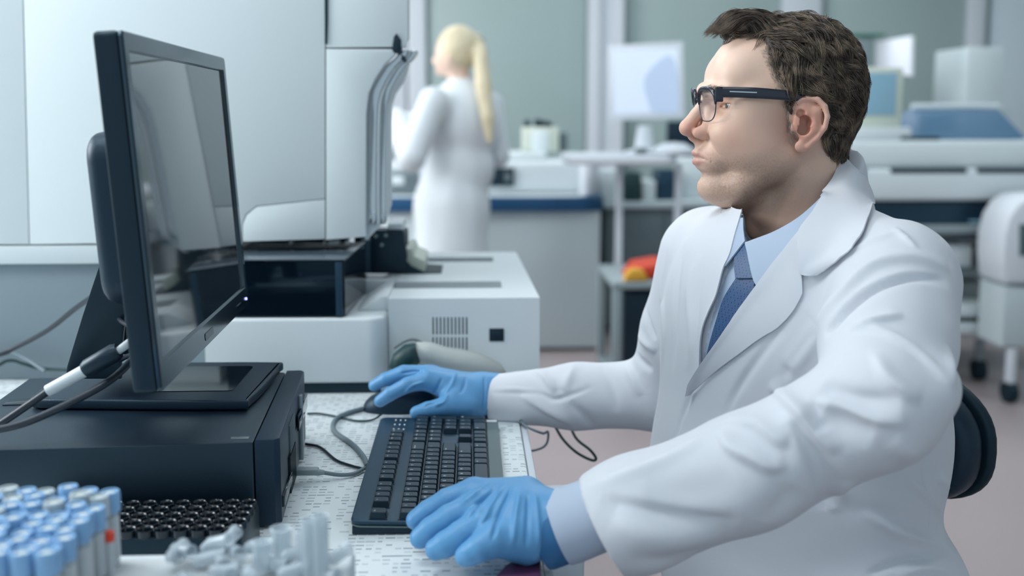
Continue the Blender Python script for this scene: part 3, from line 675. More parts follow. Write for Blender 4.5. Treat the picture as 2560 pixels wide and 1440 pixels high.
box_px(MB(), 950, 1042, 432, 488, 5.3, .3, .02).build('body', M['panel_dark'], dp); box_px(MB(), 980, 1010, 440, 462, 5.292, .007, .002).build('display', M['plastic_white'], dp)
o = box_px(MB(), 940, 1060, 330, 399, 5.78, .06, .01).build('flat_screen', M['panel_dark']); tag(o, 'dark flat screen behind the woman left of her arm', 'screen')
o.location.z -= 0
sh = MB().span(cx(930, 400, 5.75), cx(1070, 400, 5.75), 5.75, 6.2, zi, float(PYY(1000, 402, 5.75)[2]), .01).build('shelf_unit', M['white_paint']); tag(sh, 'white low shelf unit left of the woman behind the bench', 'shelf')

# raised table with white monitor
rt = empty('instrument_table', (cx(1560, 400, 4.9), 5.0, 0), 'white high table carrying the white monitor between woman and man', 'table')
Yt = 4.7
ztp = float(PYY(1560, 388, Yt)[2])
a = cx(1418, 390, Yt); b = cx(1700, 390, Yt)
MB().prism(rrect(a, b, Yt, Yt+.42, .08), -.045, Matrix.Translation((0, 0, ztp)), .015, 3).build('tabletop', M['white_paint'], rt)
for px in (1542, 1690): MB().span(cx(px, 450, Yt+.2), cx(px, 450, Yt+.2)+.03, Yt+.2, Yt+.24, .0, ztp-.046, .004).build('leg', M['white_paint'], rt)
wm = empty('white_monitor', (cx(1610, 360, 4.9), 4.9, ztp), 'large white-framed monitor glowing pale blue on the high table', 'monitor')
Ymn = 4.9
pA = PYY(1520, 302, Ymn+.06); pB = PYY(1712, 302, Ymn)
fr_ = [(1521, 114), (1708, 104), (1712, 296), (1521, 301)]
q = [PYY(x, y, Ymn+(.06 if x < 1600 else 0)) for x, y in fr_]
def quadslab(P, t, bev=.006):
    P = [Vector([float(c) for c in p]) for p in P]; o_ = P[3]; ux = (P[2]-P[3]).normalized(); nz = ux.cross((P[0]-P[3])).normalized(); uy = nz.cross(ux)
    T = Matrix(((ux.x, uy.x, nz.x, o_.x), (ux.y, uy.y, nz.y, o_.y), (ux.z, uy.z, nz.z, o_.z), (0, 0, 0, 1)))
    pts = [((p-o_).dot(ux), (p-o_).dot(uy)) for p in (P[3], P[2], P[1], P[0])]
    return MB().prism(pts, -t, T, bev), T, pts
mb, T, pts = quadslab(q, .04); mb.build('frame', M['white_paint'], wm)
W_, H_ = pts[1][0], pts[2][1]
MB().prism([(.03, .03), (W_-.03, .03), (W_-.03, H_-.03), (.03, H_-.03)], .002, T, 0).build('screen', M['scr_pale'], wm)
MB().prism(spline([(.20, .035), (W_-.035, .035), (W_-.032, .2), (W_-.06, .29), (.24, .27), (.17, .18), (.20, .035)], 5)[:-1], .001, T @ Matrix.Translation((0, 0, .0022)), 0).build('screen_image', mat('screen_image', '#a3b4cb', .3, Emission_Color=srgb('#a8b8ce'), Emission_Strength=.4), wm)
c = PYY(1612, 330, Ymn+.06)
MB().tube([(c[0], Ymn+.07, ztp), (c[0], Ymn+.07, float(c[2])+.03)], [.05, .032], 18).build('stand', M['white_paint'], wm)
MB().lathe([(.09, 0), (.09, .012), (.03, .02), (0, .02)], (c[0], Ymn+.06, ztp+.001), 22).build('base', M['white_paint'], wm)
o = MB().span(cx(1590, 360, 4.78), cx(1620, 350, 4.78), 4.78, 4.82, ztp+.001, ztp+.03, .008).build('clip', M['panel_dark']); tag(o, 'small dark grey clip in front of the white monitor stand', 'clip')
o = MB().lathe([(.085, 0), (.10, .01), (.095, .025), (.05, .05), (0, .055)], (cx(1684, 370, 4.8), 4.80, ztp+.001), 24).build('white_dish', M['white_paint']); tag(o, 'white rounded dish right of the monitor stand on the high table', 'dish')
bkm = empty('dark_monitor', (cx(1720, 340, 6.0), 6.0, .8), 'dark blue screen seen behind the man\'s nose', 'monitor')
box_px(MB(), 1668, 1790, 303, 372, 6.0, .04, .006).build('panel', M['black'], bkm)
box_px(MB(), 1700, 1760, 372, 455, 6.03, .03, .004).build('stand', M['panel_dark'], bkm)
# grey side bench below with clutter
sb = empty('side_bench', (cx(1600, 600, 5.6), 5.9, 0), 'grey laboratory cabinet row behind the man\'s far shoulder', 'cabinet')
zsb = float(PYY(1600, 505, 5.6)[2])
MB().span(cx(1512, 500, 5.6), cx(2100, 500, 5.6), 5.6, 6.4, zsb-.035, zsb, .004).build('worktop', M['panel_grey'], sb)
MB().span(cx(1520, 500, 5.6), cx(2100, 500, 5.6), 5.64, 6.4, .05, zsb-.036, .004).build('cabinet', M['panel_dark'], sb)
for px in (1660, 1760, 1860): MB().span(cx(px, 550, 5.63), cx(px+2, 550, 5.63)+.002, 5.633, 5.6405, .08, zsb-.05).build('door_gap', M['seam'], sb)
for i, (x0_, x1_, y0_, y1_, Yq, mm, nm, lb) in enumerate([
    (1562, 1604, 432, 497, 5.62, 'cable_green', 'reagent_box', 'dark green reagent box on the grey cabinet row, leftmost'),
    (1606, 1640, 452, 498, 5.66, 'plastic_shell', 'pale_box', 'pale box beside the dark green reagent box'),
    (1644, 1692, 425, 497, 5.70, 'kb_case', 'dark_instrument', 'dark slate instrument on the grey cabinet row behind the man\'s chin'),
    (1500, 1556, 425, 498, 5.68, 'plastic_shell', 'white_bin', 'pale upright bin between the two benches'),
    (1702, 1790, 395, 500, 5.8, 'plastic_shell', 'centrifuge', 'pale blue-white instrument box seen behind the man\'s mouth and chin')]):
    o = MB().span(cx(x0_, 450, Yq), cx(x1_, 450, Yq), Yq, Yq+.2, zsb+.001, float(PYY(1600, y0_, Yq)[2]), .01); ob = o.build(nm, M[mm]); tag(ob, lb, 'box')
# trolley with red bag
tr = empty('cart', (cx(1600, 800, 4.0), 4.2, 0), 'grey metal cart with dark interior under the red bag', 'cart')
Yt2 = 4.0; ztr = float(PYY(1600, 705, Yt2)[2]); xa, xb = cx(1532, 780, Yt2), cx(1720, 780, Yt2)
MB().span(xa, xb, Yt2, Yt2+.5, ztr-.03, ztr, .006).build('top_shelf', M['plastic_grey'], tr)
MB().span(xa, xb, Yt2, Yt2+.5, .12, .15, .006).build('bottom_shelf', M['plastic_grey'], tr)
for (x, y) in ((xa, Yt2), (xb-.035, Yt2), (xa, Yt2+.465), (xb-.035, Yt2+.465)):
    MB().span(x, x+.035, y, y+.035, .08, ztr-.031, .004).build('post', M['plastic_grey'], tr)
    MB().tube([(x+.01, y+.017, .04), (x+.026, y+.017, .04)], .04, 14).build('caster', M['rubber'], tr)
MB().span(xa+.05, xb-.04, Yt2+.06, Yt2+.45, .151, ztr-.05, .01).build('inner_box', M['black'], tr)
b_ = MB()
pr = [(0, 0), (.04, .05), (.13, .065), (.24, .055), (.29, .02), (.29, 0)]
o = MB().prism([(p[0]+cx(1572, 700, 4.05), p[1]+ztr+.001) for p in pr], .22, XZ(4.06), .015, 3).build('plastic_bag', M['red_bag']); tag(o, 'orange-red plastic bag on top of the grey cart', 'bag')
o = MB().prism([(p[0]*.32+cx(1556, 700, 4.05), p[1]*.8+ztr+.001) for p in pr], .05, XZ(4.005), .01, 3).build('yellow_packet', M['yellow']); tag(o, 'small yellow packet in front of the red bag', 'packet')

# big analyser on the right
Ya = 4.45
ba = empty('large_analyser', (cx(2400, 500, Ya), Ya+.5, 0), 'large white floor-standing analyser with dark glass band behind the man\'s shoulder', 'analyser')
xl_ = cx(1990, 400, Ya); xr_ = cx(2760, 400, Ya)
def band(name, y0_, y1_, m, Y=Ya, dep=.9, bev=.01, x0_=None, x1_=None):
    z0_ = float(PYY(1280, y1_, Y)[2]); z1_ = float(PYY(1280, y0_, Y)[2])
    return MB().span(x0_ if x0_ is not None else xl_, x1_ if x1_ is not None else xr_, Y, Y+dep, z0_, z1_, bev, 3).build(name, M[m], ba)
band('upper_housing', 352, 421, 'plastic_shell', Ya, .9, .02)
band('lower_housing', 423, 506, 'plastic_white', Ya-.02, .92, .02)
for (a, b) in ((2108, 2166), (2228, 2418), (2444, 2600)):
    box_px(MB(), a, b, 421, 433, Ya-.024, .02, .003).build('handle_slot', M['rubber'], ba)
band('dark_glass', 508, 566, 'kb_case', Ya+.03, .8, .004)
box_px(MB(), 2425, 2540, 551, 556, Ya+.02, .012, .001).build('light_strip', M['scr_blue'], ba)
band('trim_bar', 568, 592, 'plastic_grey', Ya+.0, .85, .01)
band('base_rail', 596, 608, 'panel_dark', Ya+.05, .8, .004)
box_px(MB(), 2330, 2432, 612, 668, Ya+.04, .3, .006).build('white_drawer', M['plastic_white'], ba)
box_px(MB(), 2440, 2520, 625, 672, Ya+.08, .3, .004).build('dark_compartment', M['panel_dark'], ba)
band('lower_beam', 672, 700, 'plastic_grey', Ya+.08, .7, .006)
box_px(MB(), 2470, 2488, 700, 775, Ya+.1, .05, .003).build('post', M['cable_green'], ba)
box_px(MB(), 2100, 2470, 704, 770, Ya+.25, .3, .004).build('back_panel', M['panel_grey'], ba)
band('shelf', 775, 803, 'plastic_white', Ya-.05, .6, .008, xl_, cx(2515, 790, Ya))
band('shelf_gap', 804, 816, 'cable_green', Ya-.02, .5, .002, xl_, cx(2510, 790, Ya))
band('bottom_rail', 817, 846, 'plastic_shell', Ya-.05, .6, .008, xl_, cx(2512, 790, Ya))
for px in (2150, 2450):
    p = PYY(px, 848, Ya+.1); MB().tube([(p[0], p[1], p[2]), (p[0], p[1], .09)], .022, 12).build('caster_stem', M['steel'], ba)
    MB().tube([(p[0]-.02, p[1], .05), (p[0]+.02, p[1], .05)], .049, 18).build('caster_wheel', M['rubber'], ba)
# blue lid with white frame
zl = float(PYY(1280, 352, Ya)[2])
xa = cx(2275, 350, Ya+.1); xb = cx(2555, 350, Ya+.1); xc = cx(2500, 270, Ya+.6); xd = cx(2285, 270, Ya+.6); zc_ = float(PYY(2400, 272, Ya+.62)[2])
bl = MB(); bl.add([(xa, Ya+.06, zl+.004), (xb, Ya+.06, zl+.004), (xc, Ya+.62, zc_), (xd, Ya+.62, zc_), (xa, Ya+.80, zl+.004), (xb, Ya+.80, zl+.004)], [(0, 1, 2, 3), (3, 2, 5, 4), (0, 3, 4), (1, 5, 2), (0, 4, 5, 1)])
bl.build('blue_lid', M['blue_lid'], ba)['label'] = 'blue translucent sloping lid'
MB().tube([(xd, Ya+.62, zc_+.008), (xc, Ya+.62, zc_+.008)], .018, 10).build('lid_rail', M['plastic_white'], ba)
box_px(MB(), 2255, 2350, 342, 352, Ya+.02, .05, .003).build('lid_latch', M['rubber'], ba)
# display terminals on top
tm = empty('display_terminal', (cx(2215, 340, Ya+.1), Ya+.2, zl), 'cream-framed terminal with bluish screen on the large analyser beside the man\'s hair', 'monitor')
box_px(MB(), 2130, 2262, 168, 321, Ya+.12, .07, .015).build('frame', M['cream'], tm)
box_px(MB(), 2150, 2244, 182, 288, Ya+.115, .006, .001).build('screen', M['scr_blue'], tm)
MB().span(cx(2110, 330, Ya+.08), cx(2268, 330, Ya+.08), Ya+.03, Ya+.25, zl+.001, zl+.055, .01).build('base', M['plastic_white'], tm)
t2 = empty('wall_monitor', (cx(2240, 130, 5.6), 5.6, 1.2), 'bright white tilted screen behind the cream terminal', 'monitor')
mb, T, pts = quadslab([PYY(2188, 104, 5.7), PYY(2280, 89, 5.55), PYY(2276, 190, 5.55), PYY(2188, 178, 5.7)], .04); mb.build('panel', M['bright_screen'], t2)
box_px(MB(), 2222, 2250, 150, 351, 5.72, .03, .003).build('stand', M['plastic_grey'], t2)
o = box_px(MB(), 2130, 2186, 92, 175, 5.62, .1, .01).build('grey_case', M['plastic_grey']); tag(o, 'grey instrument case left of the bright tilted screen', 'case'); 
o2 = box_px(MB(), 2128, 2215, 84, 91, 5.6, .12, .002).build('green_strip', mat('green', '#3c7a66', .5)); tag(o2, 'thin green strip lying on the grey case', 'strip')
shb = empty('wall_cabinet', (cx(2230, 200, 5.8), 5.8, 0), 'pale tall cabinet supporting the screens behind the cream terminal', 'cabinet')
z9 = float(PYY(2186, 175.5, 5.62)[2])
MB().span(cx(2120, 300, 5.62), cx(2190, 300, 5.62), 5.60, 6.0, .02, z9-.001, .005).build('body', M['plastic_grey'], shb)
o = box_px(MB(), 2412, 2512, 118, 268, 5.6, .4, .01); z8 = float(PYY(2412, 268, 5.6)[2])
tb = empty('tall_instrument', (cx(2460, 200, 5.6), 5.8, 0), 'tall pale panel instrument standing behind the blue lid', 'instrument')
o.build('upper_case', M['plastic_shell'], tb)
MB().span(cx(2405, 300, 5.6), cx(2520, 300, 5.6), 5.58, 6.05, .02, z8-.001, .005).build('base', M['panel_grey'], tb)
# white rounded trolley cover at the right edge
ch = empty('covered_trolley', (cx(2570, 700, 4.2), 4.3, 0), 'white rounded covered trolley on casters at the right edge', 'trolley')
Y4 = 4.15
gapped(MB(), q2([(2512, 700), (2508, 640), (2512, 590), (2524, 545), (2545, 512), (2575, 492), (2660, 485), (2660, 712), (2520, 712)], Y4), Y4, .24, .02).build('white_cover', M['white_paint'], ch)
gapped(MB(), q2([(2516, 718), (2660, 718), (2660, 868), (2508, 868)], Y4), Y4+.01, .22, .01).build('body', M['panel_grey'], ch)
gapped(MB(), q2([(2548, 560), (2640, 560), (2640, 640), (2548, 640)], Y4), Y4-.004, .02, .004).build('window', M['kb_palm'], ch)
for px in (2530, 2640):
    p = PYY(px, 868, Y4+.03); MB().tube([(p[0], p[1], p[2]), (p[0], p[1], .085)], .022, 12).build('leg', M['white_paint'], ch)
    MB().tube([(p[0]-.02, p[1], .046), (p[0]+.02, p[1], .046)], .045, 18).build('caster', M['rubber'], ch)
# ================================================================== implicit-surface modelling of soft shapes
class Field:
    def __init__(s, lo, hi, h):
        s.lo = np.array(lo, float); s.h = h
        s.n = np.ceil((np.array(hi)-s.lo)/h).astype(int)+1
        s.f = np.full(s.n, .1, np.float32)
        s.ax = [(s.lo[i]+np.arange(s.n[i])*h).astype(np.float32) for i in range(3)]
    def sub(s, lo, hi):
        a = np.clip(((np.array(lo)-s.lo)/s.h).astype(int), 0, s.n-1); b = np.clip(((np.array(hi)-s.lo)/s.h).astype(int)+2, 1, s.n)
        sl = tuple(slice(a[i], b[i]) for i in range(3))
        return sl, s.ax[0][sl[0]][:, None, None], s.ax[1][sl[1]][None, :, None], s.ax[2][sl[2]][None, None, :]
    def comb(s, sl, d, k, mode):
        a = s.f[sl]
        if mode == 'add':
            if k > 0: hh = np.maximum(k-np.abs(a-d), 0)/k; r = np.minimum(a, d)-hh*hh*hh*k*(1/6.)
            else: r = np.minimum(a, d)
        else:
            d = -d
            if k > 0: hh = np.maximum(k-np.abs(a-d), 0)/k; r = np.maximum(a, d)+hh*hh*hh*k*(1/6.)
            else: r = np.maximum(a, d)
        s.f[sl] = r
    def ell(s, c, r, k=.01, R=None, mode='add'):
        """ellipsoid centre c, radii r, optional rotation (columns = axes)"""
        c = np.array(c, float); r = np.array(r, float); m = max(r)+k+2*s.h
        sl, X, Y, Z = s.sub(c-m, c+m); x, y, z = X-c[0], Y-c[1], Z-c[2]
        if R is not None:
            R = np.array(R, float); x, y, z = [R[0, i]*x+R[1, i]*y+R[2, i]*z for i in range(3)]
        k0 = np.sqrt((x/r[0])**2+(y/r[1])**2+(z/r[2])**2)+1e-9; k1 = np.sqrt((x/r[0]**2)**2+(y/r[1]**2)**2+(z/r[2]**2)**2)+1e-9
        s.comb(sl, k0*(k0-1)/k1, k, mode)
    def cap(s, a, b, ra, rb, k=.005, mode='add', flat=None):
        """tapered capsule; flat=(direction, factor) squeezes it along a direction"""
        a = np.array(a, float); b = np.array(b, float); m = max(ra, rb)*(1/(flat[1] if flat and flat[1] < 1 else 1) if flat else 1)+k+2*s.h
        lo = np.minimum(a, b)-m; hi = np.maximum(a, b)+m; sl, X, Y, Z = s.sub(lo, hi)
        x, y, z = X-a[0], Y-a[1], Z-a[2]; d = b-a; L = float(d@d)+1e-12
        t = np.clip((x*d[0]+y*d[1]+z*d[2])/L, 0, 1)
        x, y, z = x-t*d[0], y-t*d[1], z-t*d[2]; q = x*x+y*y+z*z
        if flat:
            n = np.array(flat[0], float); n /= np.linalg.norm(n); p = x*n[0]+y*n[1]+z*n[2]; q = q+(1/flat[1]**2-1)*p*p
            s.comb(sl, (np.sqrt(q)-(ra+(rb-ra)*t))*min(1, flat[1]*1.2), k, mode)
        else: s.comb(sl, np.sqrt(q)-(ra+(rb-ra)*t), k, mode)
    def chain(s, pts, rs, k=.005, mode='add', flat=None):
        for i in range(len(pts)-1): s.cap(pts[i], pts[i+1], rs[i], rs[i+1], k, mode, flat)
    def cut(s, n, d, k=0):
        """remove everything with p.n > d"""
        n = np.array(n, float); n /= np.linalg.norm(n)
        v = s.ax[0][:, None, None]*n[0]+s.ax[1][None, :, None]*n[1]+s.ax[2][None, None, :]*n[2]-d
        s.comb(tuple([slice(None)]*3), -v, k, 'sub')
    def mesh(s):
        f = s.f; n = f.shape; ins = f < 0
        cnt = np.zeros([q-1 for q in n], np.float32); pos = np.zeros([q-1 for q in n]+[3], np.float32)
        for axis in range(3):
            for da in (0, 1):
                for db in (0, 1):
                    o = [0, 0, 0]; others = [i for i in range(3) if i != axis]; o[others[0]] = da; o[others[1]] = db
                    s0 = tuple(slice(o[i], n[i]-1+o[i]) for i in range(3)); o2 = list(o); o2[axis] = 1
                    s1 = tuple(slice(o2[i], n[i]-1+o2[i]) for i in range(3))
                    cr = ins[s0] != ins[s1]; idx = np.nonzero(cr); a = f[s0][idx]; b = f[s1][idx]; t = a/(a-b)
                    cnt[idx] += 1
                    for i in range(3): pos[idx+(i,)] += (t if i == axis else o[i])
        act = np.nonzero(cnt > 0); ids = -np.ones(cnt.shape, np.int64); ids[act] = np.arange(len(act[0]))
        V = (pos[act]/cnt[act][:, None]+np.stack(act, 1))*s.h+s.lo
        faces = []
        for axis in range(3):
            u, v = [(1, 2), (2, 0), (0, 1)][axis]
            s0 = [slice(1, n[i]-1) for i in range(3)]; s0[axis] = slice(0, n[axis]-1); s1 = list(s0); s1[axis] = slice(1, n[axis])
            A = ins[tuple(s0)]; B = ins[tuple(s1)]; idx = np.nonzero(A != B); fl = A[idx]
            base = [idx[i]+(0 if i == axis else 1) for i in range(3)]
            def cell(du, dv):
                c = [b.copy() for b in base]; c[u] = c[u]-du; c[v] = c[v]-dv; return ids[tuple(c)]
            q = np.stack([cell(1, 1), cell(0, 1), cell(0, 0), cell(1, 0)], 1)
            q[~fl] = q[~fl][:, ::-1]; faces.append(q)
        Fq = np.concatenate(faces); return V.astype(np.float64), Fq
def vnormals(V, Fq):
    a = V[Fq[:, 2]]-V[Fq[:, 0]]; b = V[Fq[:, 3]]-V[Fq[:, 1]]; fn = np.cross(a, b); N = np.zeros_like(V)
    for i in range(4): np.add.at(N, Fq[:, i], fn)
    return N/(np.linalg.norm(N, axis=1)[:, None]+1e-12)
def relax(V, Fq, it=2, w=.5):
    e = np.concatenate([Fq[:, [0, 1]], Fq[:, [1, 2]], Fq[:, [2, 3]], Fq[:, [3, 0]]])
    deg = np.bincount(e.ravel(), minlength=len(V))[:, None]
    for _ in range(it):
        A = np.zeros_like(V)
        for i in range(3): A[:, i] = np.bincount(e[:, 0], V[e[:, 1], i], len(V))+np.bincount(e[:, 1], V[e[:, 0], i], len(V))
        V = V+w*(A/np.maximum(deg, 1)-V)
    return V
def biggest(V, Fq):
    lab = np.arange(len(V))
    while True:
        m = lab[Fq].min(1); new = lab.copy()
        for i in range(4): np.minimum.at(new, Fq[:, i], m)
        new = new[new]
        if (new == lab).all(): break
        lab = new
    u, c = np.unique(lab, return_counts=True); keep = lab == u[c.argmax()]
    mp = np.cumsum(keep)-1; fk = keep[Fq[:, 0]]
    return V[keep], mp[Fq[fk]]
def to_obj(name, V, Fq, m, parent, sharp=0):
    me = bpy.data.meshes.new(name); me.from_pydata(V.tolist(), [], Fq.tolist()); me.update()
    return link(name, me, m, parent, sharp)
def noise3(P, scale, seed=0, octv=3):
    """smooth value noise, -1..1"""
    out = np.zeros(len(P)); amp = 1; tot = 0
    for o in range(octv):
        q = P*scale*(2**o)+seed*17.3+o*5.1; i = np.floor(q).astype(np.int64); f = q-i; f = f*f*(3-2*f)
        def h(a, b, c):
            n = (a*73856093) ^ (b*19349663) ^ (c*83492791) ^ (seed*2654435); n = (n ^ (n >> 13))*1274126177 & 0x7fffffff
            return (n ^ (n >> 16)) % 10007/10007.
        v = 0
        for a in (0, 1):
            for b in (0, 1):
                for c in (0, 1):
                    wgt = (f[:, 0] if a else 1-f[:, 0])*(f[:, 1] if b else 1-f[:, 1])*(f[:, 2] if c else 1-f[:, 2])
                    v = v+wgt*h(i[:, 0]+a, i[:, 1]+b, i[:, 2]+c)
        out += amp*(v*2-1); tot += amp; amp *= .5
    return out/tot
# ================================================================== the seated man
man = empty('person', (.42, 1.30, 0), 'person with glasses in white coat and blue tie, seated and typing in blue gloves', 'person')
mm = .001
HO = PD(1952, 295, 1.35)                        # head origin, between the ears at eye height
ha = math.radians(-1.5)                         # slight turn of the face
HX = np.array([-math.cos(ha), math.sin(ha), 0]); HY = np.array([-math.sin(ha), -math.cos(ha), 0]); HZ = np.array([0, 0, 1.])
HM = np.stack([HX, HY, HZ], 1)*mm               # local (forward, left, up) in mm -> world
def h2w(p): return HO+(HM @ np.array(p, float).T).T if np.ndim(p) == 1 else HO+np.asarray(p, float) @ HM.T
hd_ = Field((-135, -100, -255), (150, 100, 145), 1.6)
def E(c, r, k=10, **q): hd_.ell(c, r, k, **q)
def K(a, b, ra, rb, k=6, **q): hd_.cap(a, b, ra, rb, k, **q)
def both(fn):
    fn(1); fn(-1)
hd_.f[:] = 60
# skull, forehead, face mass
E((-12, 0, 30), (87, 74, 92), 0); E((16, 0, 36), (78, 66, 78), 14); E((38, 0, -20), (62, 60, 72), 20)
both(lambda s: E((61, s*26, 52), (33, 30, 34), 20)); E((50, 0, 64), (39, 44, 41), 14); both(lambda s: E((40, s*20, 62), (36, 34, 36), 14))
both(lambda s: E((30, s*42, -38), (44, 26, 44), 20))                 # cheek and masseter
both(lambda s: E((78, s*34, -18), (22, 20, 20), 16))                # cheekbone
both(lambda s: K((8, s*52, -48), (58, s*34, -86), 17, 18, 16))      # jaw line
both(lambda s: K((58, s*32, -84), (84, s*10, -89), 17, 19, 14))
E((86, 0, -90), (21, 21, 18), 12)                                   # chin
E((86, 0, -52), (26, 31, 27), 14)                                   # mouth mound
E((50, 0, -96), (44, 40, 24), 16)                                   # soft tissue under the jaw
# neck
K((-22, 0, -45), (-38, 0, -160), 58, 60, 24); K((-38, 0, -160), (-52, 0, -235), 62, 78, 24)
E((8, 0, -120), (36, 40, 30), 18); E((28, 0, -140), (14, 14, 20), 12)
both(lambda s: K((-15, s*48, -70), (20, s*14, -200), 13, 12, 14))   # neck muscle
both(lambda s: E((-50, s*95, -245), (60, 70, 40), 30))
both(lambda s: E((50, s*40, -18), (44, 26, 40), 22)); both(lambda s: E((44, s*52, 12), (34, 18, 30), 18))
# brow, eye sockets
both(lambda s: K((99, s*10, 36), (84, s*44, 33), 10, 9, 12))
both(lambda s: E((94, s*34, 15), (17, 19, 11), 10, mode='sub'))
both(lambda s: E((67.5, s*33, 16), (15, 17, 13.5), 5))              # lids over the eyeball
both(lambda s: hd_.chain([(83, s*18, 14.5), (83.5, s*30, 15.5), (78, s*42, 15.5), (67.5, s*50.5, 13.5)], [2.0, 3.0, 2.8, 1.2], .6, 'sub'))
both(lambda s: hd_.chain([(84, s*18, 18.5), (84.8, s*30, 20.7), (79.5, s*42, 20), (68, s*51.5, 15.5)], [1.8, 2.4, 2.3, 1.6], 2.0))
both(lambda s: hd_.chain([(83.5, s*19, 11.5), (82.5, s*30, 9.8), (77.5, s*42, 10.4), (67, s*51, 12)], [1.4, 1.7, 1.7, 1.2], 3))
both(lambda s: E((58, s*54, 13), (15, 10, 18), 12))                  # outer orbit
both(lambda s: K((82, s*18, 1), (64, s*47, -4), 6, 7, 10))            # under-eye pad
both(lambda s: K((97, s*12, 33), (76, s*46, 31), 7, 8, 10))           # brow bone
# nose
K((100, 0, 22), (112, 0, 4), 7, 7.5, 10); K((112, 0, 4), (121.5, 0, -11), 7.5, 10.5, 5); E((122.5, 0, -13), (11, 11.5, 10.5), 4)
both(lambda s: E((123, s*5, -13.5), (8, 6, 8), 4))
both(lambda s: E((107, s*14, -19), (12.5, 7, 9), 4)); both(lambda s: K((97, s*8, 10), (100, s*14, -14), 6, 7, 10))
K((117, 0, -25), (107, 0, -31), 4.5, 5, 4)
both(lambda s: E((114, s*10.2, -26.0), (7.5, 4.6, 3.8), 1.0, mode='sub'))
# mouth
K((105, 0, -34), (106, 0, -44), 7, 6, 6)
both(lambda s: hd_.chain([(112, s*0, -44.5), (110, s*9, -45), (102, s*18, -50), (95, s*25, -54)], [4.2, 4.2, 3.0, 1.4], 3))
both(lambda s: hd_.chain([(110.5, s*0, -56), (108.5, s*9, -56), (101, s*18, -53), (95, s*25, -54.5)], [4.8, 4.4, 3.0, 1.4], 3))
both(lambda s: hd_.chain([(118, s*0, -50.5), (114.5, s*9, -50.5), (106, s*18, -51.5), (96.5, s*27, -55)], [1.3, 1.3, 1.1, .5], 1.2, 'sub'))
both(lambda s: K((101, s*20, -24), (90, s*36, -50), 1.0, 1.0, 5, mode='sub'))   # nose-to-mouth fold
E((107, 0, -73), (9, 18, 5), 8, mode='sub')
# ears: shell, rim, bowl, lobe
def ear(s):
    def P(x, z, o): return (x*1.02-8.5, s*(71+o), z*.94+1)
    rim = [P(19, -4, 2), P(20, 8, 4), P(15, 19, 7), P(4, 25, 11), P(-8, 23, 15), P(-16, 14, 18), P(-19, 1, 19.5), P(-17, -13, 18), P(-9, -27, 14), P(0, -37, 9)]
    hd_.ell(P(0, -3, 8), (19, 7.5, 26), 5)
    hd_.chain([P(12, 2, 2), P(-8, 8, 12), P(-9, -14, 12), P(4, -30, 6)], [6, 5.5, 5.5, 6], 6)
    hd_.chain(rim, [3.0, 3.2, 3.4, 3.6, 3.7, 3.6, 3.4, 3.2, 3.4, 4.8], 1.8)
    hd_.ell(P(6, -38, 6), (9.5, 4.8, 8), 3)
    hd_.chain([P(4, 15, 15), P(-7, 10, 19.5), P(-12, -2, 21.5), P(-10, -15, 20)], [2.0, 2.0, 2.0, 1.6], 1.6, 'sub')     # scapha
    hd_.chain([P(6, 8, 9), P(-4, 4, 14), P(-6, -8, 15.5), P(-4, -19, 13), P(4, -26, 9)], [2.6, 3.0, 3.0, 3.0, 3.0], 2)   # antihelix
    hd_.ell(P(5, -6, 10), (7.5, 13, 8), 1.2, mode='sub'); hd_.ell(P(6, -15, 8), (8, 11.5, 8), 1.2, mode='sub')          # concha
    hd_.ell(P(11, 5, 12), (5.5, 6, 5), 1.5, mode='sub')
    hd_.ell(P(17, -13, 5.5), (4.2, 3.6, 6.5), 2.5)                # tragus
ear(1); ear(-1)
hd_.cut((0, 0, -1), 245)
V, Fq = hd_.mesh(); V, Fq = biggest(V, Fq); V = relax(V, Fq, 2, .4)
headV = V.copy(); headN = vnormals(V, Fq)
skin = bpy.data.materials.new('skin'); skin.use_nodes = True
def skin_nodes():
    nt = skin.node_tree; N = nt.nodes; L = nt.links; b = N['Principled BSDF']
    b.inputs['Roughness'].default_value = .48; b.inputs['Subsurface Weight'].default_value = .25; b.inputs['Subsurface Radius'].default_value = (1, .35, .2); b.inputs['Subsurface Scale'].default_value = .006
    at = N.new('ShaderNodeAttribute'); at.attribute_name = 'tone'; L.new(at.outputs['Color'], b.inputs['Base Color'])
    tc = N.new('ShaderNodeTexCoord'); n = N.new('ShaderNodeTexNoise'); n.inputs['Scale'].default_value = 700; n.inputs['Detail'].default_value = 2; L.new(tc.outputs['Object'], n.inputs['Vector'])
    bp = N.new('ShaderNodeBump'); bp.inputs['Strength'].default_value = .25; bp.inputs['Distance'].default_value = .0006; L.new(n.outputs[0], bp.inputs['Height']); L.new(bp.outputs[0], b.inputs['Normal'])
skin_nodes()
# skin tone: base, rosy nose, ear and cheek, lips, stubble
x, y, z = headV.T; ay = np.abs(y)
def blob(c, r): return np.exp(-(((x-c[0])/r[0])**2+((ay-c[1])/r[1])**2+((z-c[2])/r[2])**2))
base = np.array(srgb('#e3bfaa')[:3]); rosy = np.array(srgb('#c98572')[:3]); lip = np.array(srgb('#bd8078')[:3]); stub = np.array(srgb('#a08474')[:3]); pale = np.array(srgb('#ecd0bf')[:3])
C = np.tile(base, (len(x), 1))
def mixc(C, col, w): w = np.clip(w, 0, 1)[:, None]; return C*(1-w)+col*w
nz = noise3(headV, .045, 3); nf = noise3(headV, .55, 5, 2)
C = mixc(C, pale, blob((85, 20, 70), (45, 60, 40))*.6)
C = mixc(C, rosy, blob((118, 8, -16), (20, 16, 14))*.75+blob((-7, 82, -5), (28, 16, 36))*.85+blob((70, 50, -25), (22, 22, 20))*.35+blob((20, 60, -20), (40, 30, 40))*.25+nz*.08)
